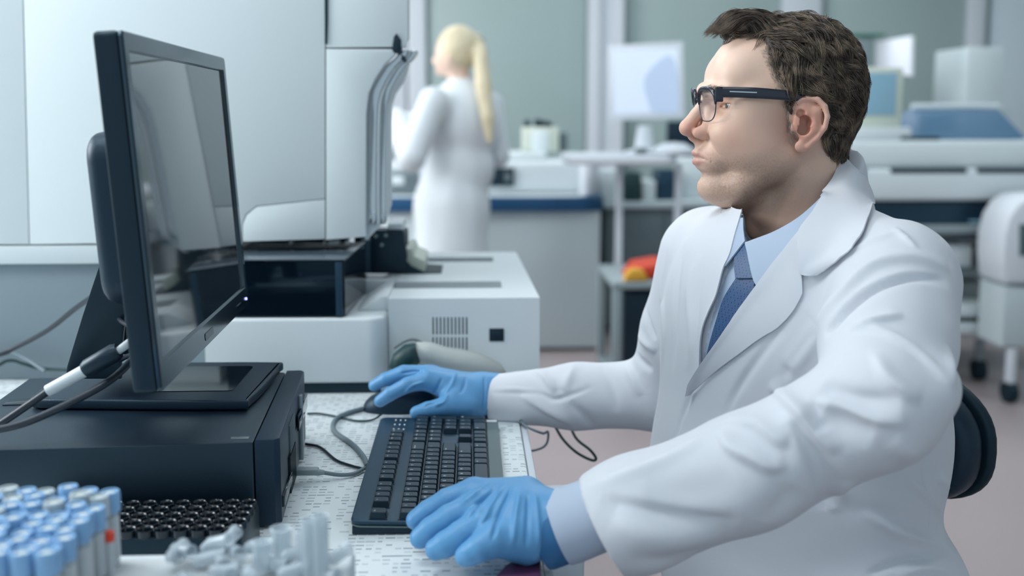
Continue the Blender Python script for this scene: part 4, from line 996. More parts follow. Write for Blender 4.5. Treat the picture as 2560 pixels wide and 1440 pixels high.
beard = np.clip(blob((60, 45, -78), (62, 40, 34))*1.5, 0, 1)*(z < -22)*np.clip((-z-22)/22., 0, 1)
beard = np.clip(beard-blob((62, 42, -30), (26, 26, 20))*.9, 0, 1)+blob((112, 12, -40), (14, 16, 7))*.45+blob((16, 66, -30), (14, 16, 40))*.4
beard *= np.clip(1.05-(np.maximum(0, -z-118)/18.), 0, 1)
C = mixc(C, stub, beard*(.55+.25*nf))
C = mixc(C, lip, (blob((107, 5, -47), (14, 20, 4.0))+blob((107, 5, -56.5), (14, 18, 4)))*.85)
C = mixc(C, np.array(srgb('#7d5a4d')[:3]), blob((79, 37, 18), (14, 18, 2.0))*.75+blob((79, 37, 12), (14, 18, 1.4))*.35)  # dark lid lines: lashes and lid shadow painted into the skin
body = to_obj('body', h2w(headV), Fq, skin, man)
ca = body.data.color_attributes.new('tone', 'FLOAT_COLOR', 'POINT'); ca.data.foreach_set('color', np.concatenate([C, np.ones((len(C), 1))], 1).ravel())
body['label'] = 'head and neck with short stubble'
# eyeballs
eyem = mat('eye_white', '#c4b6ae', .15); irm = mat('iris', '#4a5a5c', .1)
def sphere(c, r, n=18, sc=(1, 1, 1)):
    prof = [(max(r*math.sin(math.pi*i/n), 1e-7 if 0 < i < n else 0), -r*math.cos(math.pi*i/n)) for i in range(n+1)]
    return MB().lathe(prof, c, 20)
for s in (1, -1):
    ey = sphere(h2w((68.0, s*33, 15.5)), .0140).build('eyeball', eyem, man, 80)
    d_ = HX; c0 = h2w((68.0+13.9, s*33, 15.5)); Rr = Vector((float(d_[0]), float(d_[1]), 0)).to_track_quat('Z', 'Y').to_matrix()
    MB().lathe([(.0055, -.0012), (.0045, -.0003), (.0022, .0002), (.0001, .0004)], c0, 16, Rr).build('iris', irm, ey)
# eyebrows as short hairs come with the hair below
bvh = BVHTree.FromPolygons([tuple(v) for v in headV], Fq.tolist())
def on_head(p, dirc=None, off=0):
    r = bvh.find_nearest(Vector(p)); q = r[0]+r[1]*off; return np.array(q), np.array(r[1])
# ------------------------------------------------------------------ hair
def strands(name, roots, dirs, lens, rad, m, lift=.25, curl=0, parent=man, seg=6, clump=None):
    """tapered three-sided strands that follow the scalp; all in head millimetres"""
    vs = []; fs = []
    for i in range(len(roots)):
        p = roots[i].copy(); d = dirs[i]/np.linalg.norm(dirs[i]); L = lens[i]; st = L/seg; pts = [p.copy()]
        ph = rng.random()*6.28; o0 = 0
        for k in range(seg):
            q, n = on_head(p)
            t = (k+1)/seg
            side = np.cross(n, d); d = d+side*curl*math.sin(ph+t*3.2)*.5; d = d-n*float(d@n)*.8; d /= np.linalg.norm(d)+1e-9
            q2_ = p+d*st; r = bvh.find_nearest(Vector(q2_)); base_ = np.array(r[0]); nn_ = np.array(r[1])
            h = lift[i]*math.sin(min(t, 1)*2.2)*1.0 + .4
            p = base_+nn_*h; pts.append(p.copy())
        b0 = len(vs); W = [rad*(1-.85*(k/seg)**1.5) for k in range(seg+1)]
        for k in range(seg+1):
            tt = pts[min(k+1, seg)]-pts[max(k-1, 0)]; tt = tt/(np.linalg.norm(tt)+1e-9)
            a = np.cross(tt, (0.3, .5, .81)); a /= np.linalg.norm(a)+1e-9; b_ = np.cross(tt, a)
            for j in range(3):
                an_ = 2.094*j; vs.append(pts[k]+(a*math.cos(an_)+b_*math.sin(an_))*W[k])
        for k in range(seg):
            for j in range(3): fs.append((b0+k*3+j, b0+k*3+(j+1) % 3, b0+(k+1)*3+(j+1) % 3, b0+(k+1)*3+j))
    return np.array(vs), fs
hairm = bpy.data.materials.new('brown_hair'); hairm.use_nodes = True
def hair_nodes(m, c0, c1, rough=.38):
    nt = m.node_tree; N = nt.nodes; L = nt.links; b = N['Principled BSDF']; b.inputs['Roughness'].default_value = rough; b.inputs['Specular IOR Level'].default_value = .6
    g = N.new('ShaderNodeNewGeometry'); r = N.new('ShaderNodeMix'); r.data_type = 'RGBA'; tc = N.new('ShaderNodeTexCoord'); nz_ = N.new('ShaderNodeTexNoise'); nz_.inputs['Scale'].default_value = 55; L.new(tc.outputs['Object'], nz_.inputs['Vector'])
    mr = N.new('ShaderNodeMapRange'); mr.inputs[1].default_value = .42; mr.inputs[2].default_value = .68; mr.inputs[4].default_value = .7; L.new(nz_.outputs[0], mr.inputs[0])
    ml = N.new('ShaderNodeMath'); ml.operation = 'MULTIPLY_ADD'; L.new(g.outputs['Random Per Island'], ml.inputs[0]); ml.inputs[1].default_value = .4; L.new(mr.outputs[0], ml.inputs[2]); L.new(ml.outputs[0], r.inputs[0]); r.inputs[6].default_value = srgb(c0); r.inputs[7].default_value = srgb(c1); L.new(r.outputs[2], b.inputs['Base Color'])
hair_nodes(hairm, '#1d1714', '#94806c')
# scalp region
hx, hy, hz = headV.T; hay = np.abs(hy)
# hairline height as a function of the forward coordinate: recession at the temples, sideburn, behind the ear, nape
fx = np.array([-140, -88, -70, -46, -34, -29, -16, -2, 4, 7, 11, 16, 22, 30, 36, 42, 70])
fz_ = np.array([-62, -61, -58, -48, -34, 4, 26, 28, 24, -2, -4, 16, 34, 60, 84, 106, 400])
line = np.interp(hx, fx, fz_)
# the crown fringe stays full near the middle, recedes at the temples
midline = np.interp(hay, [0, 14, 26, 38, 90], [72, 68, 52, 42, 36])
scalp = (hz > line+nz*3) & (hx < midline) & ~((np.hypot(hx+7, (hz+4)*.62) < 19) & (hay > 70))
scalp |= (hz > 98) & (hx < 73) & (hay < 20)
scalp &= hay < 80
idx = np.nonzero(scalp)[0]
# shell that carries the strands
S = np.zeros(len(hx)); S[scalp] = 1
ee = np.concatenate([Fq[:, [0, 1]], Fq[:, [1, 2]], Fq[:, [2, 3]], Fq[:, [3, 0]]])
for _ in range(7):
    s2 = np.bincount(ee[:, 0], S[ee[:, 1]], len(S))+np.bincount(ee[:, 1], S[ee[:, 0]], len(S)); dg = np.bincount(ee.ravel(), minlength=len(S)); S = .5*S+.5*s2/np.maximum(dg, 1)
thick = np.interp(hz, [-60, -30, 20, 60, 100, 128], [4.0, 8.0, 9.5, 11, 13, 13])*np.interp(hx, [-100, 20, 60, 90], [1, 1, 1, .8])
SV = headV+headN*((S-.35)*thick)[:, None]
# clumpy surface flowing backwards
ang = np.arctan2(hay, 60+0*hx)
flow = noise3(np.stack([hx*.25+hz*.12, hy*1.0+hz*.10, hz*.8-hx*.25], 1), .11, 11, 2)
SV += headN*(flow*2.6*np.clip(S*1.5-.5, 0, 1))[:, None]
S[(hay > 79) & (hx > -40)] = 0
keepf = (S[Fq] > .42).all(1)
used = np.unique(Fq[keepf]); mp = -np.ones(len(hx), int); mp[used] = np.arange(len(used))
shellm = mat('hair_underlayer', '#2e241f', .5, bump=.8, bscale=500)
hair = empty('hair', HO, '', '') if 0 else to_obj('hair', h2w(SV[used]), mp[Fq[keepf]], shellm, man)
hair['label'] = 'short wavy dark brown hair greying at the temple'
bvh_shell_src = SV
bvh_body = bvh; noear = ~((hay > 77) & (hx > -42) & (hz < 40))
bvh = BVHTree.FromPolygons([tuple(v) for v in SV], Fq[noear[Fq].all(1)].tolist())
def flow_dir(p, n):
    x_, y_, z_ = p; sgn = 1 if y_ > 0 else -1
    if z_ > 96 and x_ > 30: d = np.array([.8, -sgn*.1+.1, .0])
    elif z_ > 88: d = np.array([-.55, sgn*(.55+.3*max(0, x_)/80), .0])
    elif x_ > 34: d = np.array([-.7, sgn*.35, -.35])
    elif z_ > 30: d = np.array([-.62, 0, -.72])
    elif z_ > -20: d = np.array([-.38, 0, -.9])
    else: d = np.array([-.25, -sgn*.2, -.95])
    return d-n*float(d@n)
def clumped(cand, ng, nc, lenf, liftf, rad, curl, jit, tight=.72, seg=8, dirf=None):
    g = rng.choice(cand, ng); paths = []
    cn = noise3(SV[g], .022, 21, 1); cs = noise3(SV[g], .06, 33, 1)
    for i, v in enumerate(g):
        p = SV[v].copy(); n = headN[v]; d = flow_dir(headV[v], n); d = d/np.linalg.norm(d); sd = np.cross(n, d); d = d+sd*(cn[i]*.9+rng.normal(0, .22)); L = lenf(headV[v])*rng.uniform(.75, 1.2); st = L/seg
        ph = cs[i]*9+cn[i]*6; lf = liftf(headV[v])*rng.uniform(.3, 1.5); P = [p.copy()]
        for k in range(seg):
            r = bvh.find_nearest(Vector(p)); n = np.array(r[1]); t = (k+1)/seg
            sd = np.cross(n, d); d = d+sd*curl*math.cos(ph+t*5.0)*.42+sd*0; d = d-n*float(d@n)*.85; d[2] -= .05; d /= np.linalg.norm(d)+1e-9
            r = bvh.find_nearest(Vector(p+d*st)); p = np.array(r[0])+np.array(r[1])*(lf*math.sin(min(1, t*1.15)*2.7)+.5); P.append(p.copy())
        paths.append(np.array(P))
    paths = np.array(paths); roots = paths[:, 0]
    cr = SV[rng.choice(cand, nc)]+rng.normal(0, .9, (nc, 3)); vs = []; fs = []
    for c0_ in range(0, nc, 500):
        q = cr[c0_:c0_+500]; dd = ((q[:, None]-roots[None])**2).sum(2); gi = dd.argmin(1)
        for j, gidx in enumerate(gi):
            G = paths[gidx]; off_ = q[j]-G[0]; tt = np.linspace(0, 1, seg+1)[:, None]; cut = rng.uniform(.6, 1.08)
            P = G[0]+(G-G[0])*cut+off_*(1-tight*tt)+rng.normal(0, jit, 3)*tt+headN[0]*0
            T_ = np.gradient(P, axis=0); T_ /= np.linalg.norm(T_, axis=1)[:, None]+1e-9; A_ = np.cross(T_, (.3, .5, .81)); A_ /= np.linalg.norm(A_, axis=1)[:, None]+1e-9; B_ = np.cross(T_, A_)
            W_ = (rad*(1-.8*tt**1.6)); b0 = len(vs)*3*(seg+1)
            ringv = np.stack([P+(A_*math.cos(a2)+B_*math.sin(a2))*W_ for a2 in (0, 2.094, 4.189)], 1).reshape(-1, 3); vs.append(ringv)
            fs += [(b0+k*3+m3, b0+k*3+(m3+1) % 3, b0+(k+1)*3+(m3+1) % 3, b0+(k+1)*3+m3) for k in range(seg) for m3 in range(3)]
    return np.concatenate(vs), fs
cand = np.nonzero(S > .36)[0]
lenf = lambda p: float(np.interp(p[2], [-60, -20, 30, 80, 128], [15, 24, 38, 46, 50]))*(.42 if (p[0] > 36) or (p[0] > 20 and p[2] < 80) or (p[0] > -4 and p[2] < 34) else 1)
liftf = lambda p: float(np.interp(p[2], [-60, 0, 50, 110], [1.0, 2.2, 4.8, 6.0]))
va, fa = clumped(cand, 640, 15000, lenf, liftf, .34, .42, .9, .80)
me = bpy.data.meshes.new('hair_strands'); me.from_pydata(h2w(va).tolist(), [], fa); me.update(); link('hair_strands', me, hairm, hair, 0)
# front quiff swept forward over the forehead
bvh = bvh_body
fr_r = []; fr_v = []; fr_f = []
def free_strand(pts, rad, vs, fs, n=3):
    P = spline(pts, 4); b0 = len(vs); m_ = len(P)
    for k, p in enumerate(P):
        tt = P[min(k+1, m_-1)]-P[max(k-1, 0)]; tt = tt/(np.linalg.norm(tt)+1e-9); a = np.cross(tt, (.3, .5, .81)); a /= np.linalg.norm(a)+1e-9; b_ = np.cross(tt, a)
        w_ = rad*(1-.85*(k/(m_-1))**1.6)
        for j in range(n): fs_ = 6.283*j/n; vs.append(p+(a*math.cos(fs_)+b_*math.sin(fs_))*w_)
    for k in range(m_-1):
        for j in range(n): fs.append((b0+k*n+j, b0+k*n+(j+1) % n, b0+(k+1)*n+(j+1) % n, b0+(k+1)*n+j))
for cl_ in range(84):
    yy0 = -34+74*rng.random(); xs = rng.uniform(0, 52); reach0 = rng.uniform(.70, 1.0) if yy0 > -10 else rng.uniform(.8, 1.05); wv = rng.normal(0, 3.0); up0 = rng.uniform(0, 8)
    for i in range(34):
        j = rng.normal(0, 1, 3); yy = yy0+j[1]*2.2; reach = reach0+rng.normal(0, .04); zr = 122-.010*yy*yy-.004*(xs-10)**2
        end = np.array([xs+(93-xs)*reach, yy0*.95+wv+j[1]*.9, 108+up0*1.1-.004*yy0*yy0+j[2]*1.0])
        pts = [np.array([xs+j[0]*2, yy, zr+j[2]*.5]), np.array([xs+(end[0]-xs)*.35, yy+wv*.2, 128+up0-.006*yy*yy+j[2]]), np.array([xs+(end[0]-xs)*.72, yy*.98+wv*.6, 123+up0*1.3-.005*yy*yy+j[2]*1.2]), end]
        free_strand(pts, .40, fr_v, fr_f)
me = bpy.data.meshes.new('fringe'); me.from_pydata(h2w(np.array(fr_v)).tolist(), [], fr_f); me.update(); fringem = bpy.data.materials.new('fringe_hair'); fringem.use_nodes = True; hair_nodes(fringem, '#3b3029', '#a08d7c'); link('fringe', me, fringem, hair, 0)
# greying temple and sideburn, eyebrow, stubble hairs
greym = bpy.data.materials.new('grey_hair'); greym.use_nodes = True; hair_nodes(greym, '#8f8074', '#d8d0c6', .4)
gr = np.nonzero((hy > 0) & (hx > 3) & (hx < 54) & (hz > -30) & (hz < 86) & (hay > 50) & (hay < 77) & (np.abs(hx-np.interp(hz, [-30, 0, 40, 80], [6, 9, 24, 38])) < 8))[0]
pk = rng.choice(gr, 620); gd_ = [flow_dir(headV[v], headN[v])+np.cross(headN[v], flow_dir(headV[v], headN[v]))*rng.normal(0, .35) for v in pk]
va, fa = strands('grey', headV[pk]+headN[pk]*.3, gd_, rng.uniform(5, 12, 620), .2, greym, rng.uniform(.4, 2.2, 620), .5)
me = bpy.data.meshes.new('greying_temple_hair'); me.from_pydata(h2w(va).tolist(), [], fa); me.update(); o = link('greying_temple_hair', me, greym, hair, 0); o['label'] = 'greying hair at the temple and sideburn'
eb = []; ed = []
for s in (1, -1):
    for i in range(170):
        t = rng.random(); p = np.array([100-12*t*t-4*t, s*(12+33*t), 33+4.5*math.sin(t*2.6)-2*t+rng.normal(0, 1.2)]); q, n = on_head(p); eb.append(q); ed.append(np.array([-.25, s*.9, .15-.4*t])+rng.normal(0, .15, 3))
va, fa = strands('brow', np.array(eb), ed, rng.uniform(5, 9, len(eb)), .16, hairm, np.full(len(eb), .8), .1)
me = bpy.data.meshes.new('eyebrows'); me.from_pydata(h2w(va).tolist(), [], fa); me.update()
ebm = bpy.data.materials.new('brow_hair'); ebm.use_nodes = True; hair_nodes(ebm, '#7a6353', '#a48c78', .6); link('eyebrows', me, ebm, man, 0)
bw = np.clip(beard, 0, 1); bw[hay < 1e-9] = 0
pk = rng.choice(len(hx), 9500, p=bw/bw.sum()); sd_ = [np.array([.2, 0, -1.])+rng.normal(0, .35, 3)+headN[v]*.7 for v in pk]
vs_ = []; fs_ = []
for v, d in zip(pk, sd_):
    p = headV[v]+rng.normal(0, .5, 3); d = d/np.linalg.norm(d)*rng.uniform(.7, 1.6); a = np.cross(d, headN[v]); a = a/(np.linalg.norm(a)+1e-9)*.075; b0 = len(vs_)
    vs_ += [p-a, p+a, p+d, p+headN[v]*.15]; fs_ += [(b0, b0+1, b0+2), (b0, b0+2, b0+3), (b0+1, b0+3, b0+2)]
stm = bpy.data.materials.new('stubble_hair'); stm.use_nodes = True; hair_nodes(stm, '#6a564a', '#b89a84', .6)
me = bpy.data.meshes.new('stubble'); me.from_pydata(h2w(np.array(vs_)).tolist(), [], fs_); me.update(); link('stubble', me, stm, man, 0)

# ------------------------------------------------------------------ glasses
gl = empty('glasses', h2w((112, 0, 20)), '', ''); del gl['label'], gl['category']; gl.parent = man; gl.matrix_parent_inverse = parent_mat(man).inverted(); gl['label'] = 'black browline glasses'
acet = mat('acetate', '#12192a', .22, spec=.7); wire = mat('gunmetal', '#4c5663', .3, metal=.9)
def H(p): return tuple(h2w(p))
for s in (1, -1):
    lc = np.array([107., s*32, 16.]); 
    def LP(a, r=1, dx=0): # lens outline point: rounded rectangle 50 x 36, slightly wrapped
        ca, sa = math.cos(a), math.sin(a); yy = 24.5*abs(ca)**.62*(1 if ca > 0 else -1)*r; zz = 20.0*abs(sa)**.7*(1 if sa > 0 else -1)*r
        if zz < 0: yy *= 1-.10*(zz/-18.)
        xx = -.0030*(yy+4)**2-abs(yy)*0+.06*zz
        return lc+np.array([xx-(s*yy > 0)*0, s*yy, zz])+np.array([dx-yy*.15, 0, 0])
    ring_ = [LP(2*math.pi*k/40) for k in range(41)]
    low_ = [LP(math.pi+math.pi*k/24-.12*(1-k/12)) for k in range(25)]
    MB().tube([H(p) for p in low_], .0007, 8).build('lower_rim', wire, gl, 80)
    up2 = [LP(math.pi*k/24) for k in range(25)]; mbw = MB()
    # thick browline bar along the top
    P = [H(p+np.array([.3, 0, 1.0])) for p in up2]; mbw.tube(P, [.0013+.0019*math.sin(math.pi*k/24)**.5 for k in range(25)], 10); mbw.build('browline', acet, gl, 80)
    lens = MB(); pts_ = [H(LP(2*math.pi*k/40, .985)) for k in range(40)]; pb = [H(LP(2*math.pi*k/40, .985, -1.6)) for k in range(40)]; cF = H(lc+np.array([1.5, 0, 0])); cB = H(lc+np.array([-.3, 0, 0]))
    lens.add([*pts_, *pb, cF, cB], [(k, (k+1) % 40, 80) for k in range(40)]+[((k+1) % 40+40, k+40, 81) for k in range(40)]+[(k+40, (k+1) % 40+40, (k+1) % 40, k) for k in range(40)])
    lens.build('lens', M['lens'], gl, 40)
    # hinge block and temple arm
    e = LP(.42); hx_, hy_, hz_2 = e[0]-3, e[1]*1.0+s*3.5, 29.5
    MB().box(H((hx_-1, hy_, 29.0)), (.010, .0062, .0185), .0012, ha*-1, R=Matrix(((HX[0], HY[0], 0), (HX[1], HY[1], 0), (0, 0, 1)))).build('hinge_block', acet, gl)
    tp = [(hx_-2, hy_+s*.3, 32), (66, s*71, 31), (36, s*77.5, 29), (12, s*79.5, 26.5), (-6, s*79, 22), (-20, s*77, 14), (-26, s*76, 4)]
    sp = spline([np.array(p, float) for p in tp], 6); hh = np.interp(np.linspace(0, 1, len(sp)), [0, .2, .45, .62, .75, 1], [7.0, 6.8, 6.0, 5.0, 2.6, 2.2]); arm = MB(); n_ = len(sp); vs2 = []
    for k, p in enumerate(sp):
        t_ = sp[min(k+1, n_-1)]-sp[max(k-1, 0)]; t_ /= np.linalg.norm(t_); upd = np.cross(np.array([0, s*1., 0]), t_)*-s; upd = upd if upd[2] > 0 else -upd
        o_ = np.array([0, s*1.4, 0])
        for (a_, b_) in ((-1, -1), (-1, 1), (-.8, 1.6), (.8, 1.6), (1, 1), (1, -1)): vs2.append(H(p+upd*hh[k]*a_+o_*b_*.8))
    arm.add(vs2, [(k*6+j, k*6+(j+1) % 6, (k+1)*6+(j+1) % 6, (k+1)*6+j) for k in range(n_-1) for j in range(6)]+[tuple(range(6))[::-1], tuple((n_-1)*6+j for j in range(6))])
    arm.build('temple_arm', acet, gl)
    k0 = 4; inl_ = MB(); A0 = sp[2]+np.array([0, s*2.3, .8]); A1 = sp[8]+np.array([0, s*2.3, .6]); a_, b_ = A0, A1
    vsq = [H(a_+np.array([0, 0, .7])), H(a_-np.array([0, 0, .7])), H(b_-np.array([0, 0, .7])), H(b_+np.array([0, 0, .7]))]; vq2 = [H(p_+np.array([0, s*.45, 0])) for p_ in (a_+np.array([0, 0, .7]), a_-np.array([0, 0, .7]), b_-np.array([0, 0, .7]), b_+np.array([0, 0, .7]))]
    inl_.add(vsq+vq2, [(0, 1, 2, 3), (4, 5, 6, 7), (0, 1, 5, 4), (1, 2, 6, 5), (2, 3, 7, 6), (3, 0, 4, 7)]); inl_.build('metal_inlay', M['chrome'], gl)['label'] = 'silver bar inlaid in the temple arm'
MB().tube([H(p) for p in spline([np.array(q_, float) for q_ in ((107.5, 9, 20), (110, 4, 23.0), (110.6, 0, 23.6), (110, -4, 23.0), (107.5, -9, 20))], 5)], .0011, 8).build('bridge', wire, gl, 80)
for s in (1, -1): MB().tube([H((108, s*9.0, 14)), H((105, s*9.4, 10))], [.0018, .0024], 10).build('nose_pad', M['lens'], gl, 80)
# ------------------------------------------------------------------ coat, shirt, tie, trousers, gloves
sh_s = np.array([.42, -.9075, 0]); sh_f = np.array([-.9075, -.42, 0]); RT = np.stack([sh_s, sh_f, [0, 0, 1]], 1)
TC = np.array([.405, 1.295, 0])
def tw(a, b, z): return TC+sh_s*a+sh_f*b+np.array([0, 0, z])
S1 = tw(.172, -.002, 1.012); S2 = tw(-.168, .0, 1.002)
E1 = PD(2195, 1015, 1.02); W1 = PD(1425, 1312, 1.055); E2 = PD(1655, 985, 1.57); W2 = PD(1215, 997, 1.60)
ct = Field((-.02, .80, .50), (.70, 1.74, 1.17), .0030)
ct.f[:] = .1
ct.ell(tw(0, .0, .90), (.205, .135, .20), 0, RT)          # chest
ct.ell(tw(0, -.01, 1.005), (.19, .105, .085), .05, RT)    # shoulder yoke
ct.ell(tw(.0, .005, .73), (.200, .150, .20), .06, RT)      # belly
ct.ell(tw(.035, -.02, .60), (.215, .175, .15), .06, RT)      # hips
ct.ell(tw(.0, -.055, .80), (.19, .13, .20), .05, RT)      # slack at the back
ct.chain([tw(-.155, -.01, 1.01), tw(0, -.02, 1.045), tw(.155, -.015, 1.02)], [.058, .062, .058], .03)
nb = h2w((-52, 0, -235)); nt_ = h2w((-34, 0, -90))
ct.cap(h2w((-50, 0, -215)), h2w((-44, 0, -80)), .098, .070, .035)  # collar rising round the neck
ct.ell(h2w((-60, 0, -172)), (.042, .062, .046), .03)
torso_f = ct.f.copy()
pA, pB = PD(1880, 590, 1.31), PD(2112, 408, 1.345)        # collar plane: front and back point
cn = pB-pA; cn /= np.linalg.norm(cn); nrm = np.cross(cn, sh_s); nrm = nrm if nrm[2] > 0 else -nrm; nrm /= np.linalg.norm(nrm)
def cutneck():
    X, Y, Z = ct.ax[0][:, None, None], ct.ax[1][None, :, None], ct.ax[2][None, None, :]
    v = (X-pA[0])*nrm[0]+(Y-pA[1])*nrm[1]+(Z-pA[2])*nrm[2]
    nx0 = h2w((-46, 0, -160)); rr = np.sqrt((X-nx0[0])**2+(Y-nx0[1])**2)+0*Z
    ct.f = np.maximum(ct.f, (v-np.maximum(0, rr-.112)*6).astype(np.float32))
    ct.f = np.maximum(ct.f, (-(Z-.52)+0*X+0*Y).astype(np.float32))
cutneck()
tV, tF = ct.mesh(); tV, tF = biggest(tV, tF); tV = relax(tV, tF, 3, .5)
bvT = BVHTree.FromPolygons([tuple(v) for v in tV], tF.tolist())
ct.f = torso_f
def arm(S, E_, W, rs, ends):
    m1 = S*.5+E_*.5+np.array([0, 0, -.004]); m2 = E_*.5+W*.5
    ct.chain([S, m1, E_], rs[:3], .025); ct.chain([E_, m2, W], [rs[2], rs[3], rs[4]], .03)
dn = lambda h: np.array([0, 0, -h])
ct.chain([S1, S1*.5+E1*.5+dn(.004), E1], [.070, .067, .058], .025)
ct.chain([E1, E1*.58+W1*.42+dn(.016), W1*.78+E1*.22+dn(.015), W1+dn(.014)], [.058, .0555, .0555, .050], .03)
arm(S2, E2, W2+(E2-W2)*.02, [.068, .060, .053, .047, .037], 0)
ct.ell(E1+np.array([.045, -.0, .02]), (.030, .045, .030), .03)     # slack cloth behind the elbow
cutneck()
# open, hollow sleeve ends
def sleeve_end(W, E_, d0, r0, drop, tilt):
    ax = (W-E_)/np.linalg.norm(W-E_); P0 = W-ax*d0+np.array([0, 0, -drop]); an2 = ax-np.array([0, 0, tilt]); an2 /= np.linalg.norm(an2)
    X, Y, Z = ct.ax[0][:, None, None], ct.ax[1][None, :, None], ct.ax[2][None, None, :]
    v = (X-P0[0])*an2[0]+(Y-P0[1])*an2[1]+(Z-P0[2])*an2[2]
    near = ((X-P0[0])**2+(Y-P0[1])**2+(Z-P0[2])**2) < .13**2
    ct.f = np.where(near, np.maximum(ct.f, v.astype(np.float32)), ct.f)
    ct.cap(P0-ax*.05, P0+ax*.05, r0*.55, r0, .002, 'sub'); return P0, ax
P1, ax1 = sleeve_end(W1, E1, .036, .046, .014, .10); P2, ax2 = sleeve_end(W2, E2, .004, .034, 0, 0)
cV, cF = ct.mesh(); cV, cF = biggest(cV, cF); cV = relax(cV, cF, 3, .5)
cN = vnormals(cV, cF); bvC = BVHTree.FromPolygons([tuple(v) for v in cV], cF.tolist())
def hit(bv, x, y):
    d = ray(x, y); r = bv.ray_cast(Vector(CAM), Vector(d).normalized())
    return (np.array(r[0]), np.array(r[1])) if r[0] is not None else (None, None)
def fold(pts, amp, wd, steep=0):
    """raise (amp>0) or press in (amp<0) the cloth along a line drawn over the coat; steep=+1/-1 makes the right/left flank abrupt"""
    P = []; PN = []
    for p in spline([np.array(q, float) for q in pts], 8):
        q, n = hit(bvC, p[0], p[1])
        if q is not None: P.append(q); PN.append(n)
    if len(P) < 2: print('fold missed', pts[0]); return
    P = np.array(P); lo = P.min(0)-wd*3; hi = P.max(0)+wd*3
    m = np.nonzero(((cV > lo) & (cV < hi)).all(1))[0]; best = np.full(len(m), 9.); tt = np.zeros(len(m)); sd = np.zeros(len(m)); q = base0[m]
    for i in range(len(P)-1):
        a = P[i]; b = P[i+1]; L = ((b-a)**2).sum()
        if L > .0009: continue
        t = np.clip(((q-a)@(b-a))/(L+1e-12), 0, 1); dv = q-a-t[:, None]*(b-a); d = np.linalg.norm(dv, axis=1); k = d < best; best[k] = d[k]; tt[k] = (i+t[k])/(len(P)-1)
        sd[k] = (dv@np.cross(b-a, PN[i]))[k]
    w_ = np.full(len(m), wd)
    if steep: w_[sd*steep > 0] = wd*.38
    taper = np.clip(np.sin(np.clip(tt, 0.0, 1)*math.pi), 0, 1)**.7
    disp[m] += 1.35*amp*np.exp(-(best/w_)**2)*taper
base0 = cV.copy(); disp = np.zeros(len(cV))
def c7(l): return [(1560+.6527*a, 500+.6527*b) for a, b in l]
def c6(l): return [(1500+a/3.273, 1000+b/3.273) for a, b in l]
def c4(l): return [(780+a/2.483, 860+b/2.483) for a, b in l]
u_ = .001
def cT(l): return [(1300+.391*a, 877+.391*b) for a, b in l]
fold(c7([(770, 515), (800, 470), (865, 395), (960, 325), (1090, 287), (1235, 302)]), -11*u_, 8*u_, -1)
fold(c7([(742, 478), (812, 395), (945, 265), (1090, 228), (1245, 262)]), 7*u_, 16*u_, 1)
fold(c7([(1035, 105), (1080, 145), (1125, 195)]), 3.5*u_, 4*u_, -1)
fold(c7([(690, 290), (800, 235), (920, 170), (1045, 115)]), 3.0*u_, 6*u_, -1)
fold(c7([(860, 500), (960, 470), (1065, 440)]), 5*u_, 8*u_, 1)
fold(c7([(900, 492), (960, 500), (1080, 560), (1180, 640), (1265, 725)]), 4*u_, 9*u_, 1)
fold(c7([(1240, 560), (1255, 640), (1262, 720)]), 3*u_, 8*u_, -1)
fold(cT([(1590, 215), (1700, 330), (1800, 430), (1900, 560), (2020, 665)]), 7*u_, 11*u_, 1)
fold(cT([(1770, 440), (1870, 650), (1945, 860), (1975, 1010)]), -8*u_, 15*u_, 0)
fold(cT([(1700, 380), (1760, 560), (1850, 780), (1930, 1000)]), 4.5*u_, 11*u_, -1)
fold(cT([(1965, 1010), (2030, 930), (2110, 840)]), 3.5*u_, 9*u_, 0)
fold(cT([(1270, 500), (1330, 620), (1480, 700), (1600, 752), (1700, 725)]), 6.5*u_, 11*u_, 1)
fold(cT([(1320, 430), (1500, 480), (1640, 575), (1720, 590)]), 5.5*u_, 12*u_, 1)
fold(cT([(1940, 215), (2150, 290), (2430, 320)]), -6*u_, 18*u_, -1)
fold(cT([(1890, 335), (2000, 345), (2095, 375), (2250, 440), (2480, 465)]), 6.5*u_, 11*u_, 1)
fold(cT([(1890, 330), (1900, 430), (1940, 520)]), -4*u_, 8*u_, 0)
fold(cT([(1940, 400), (2050, 470), (2260, 540)]), -5*u_, 15*u_, 0)
fold(cT([(2250, 0), (2330, 170), (2450, 270), (2560, 320)]), 5*u_, 10*u_, 1)
fold(cT([(2380, 560), (2470, 640), (2520, 700)]), 3*u_, 9*u_, 0)
fold(cT([(520, 950), (800, 1010), (1100, 1070), (1400, 1085)]), -6*u_, 16*u_, -1)
fold(cT([(600, 1050), (900, 1190), (1300, 1175)]), 5*u_, 17*u_, 0)
fold(cT([(700, 1330), (950, 1330), (1200, 1260)]), -3*u_, 12*u_, 0)
fold(cT([(420, 880), (700, 775), (980, 665), (1160, 560)]), 3.5*u_, 9*u_, -1)
fold(cT([(800, 880), (1100, 900), (1400, 830)]), -2.5*u_, 16*u_, 0)
fold(cT([(1560, 1090), (1680, 960), (1740, 860)]), -3*u_, 12*u_, 0)
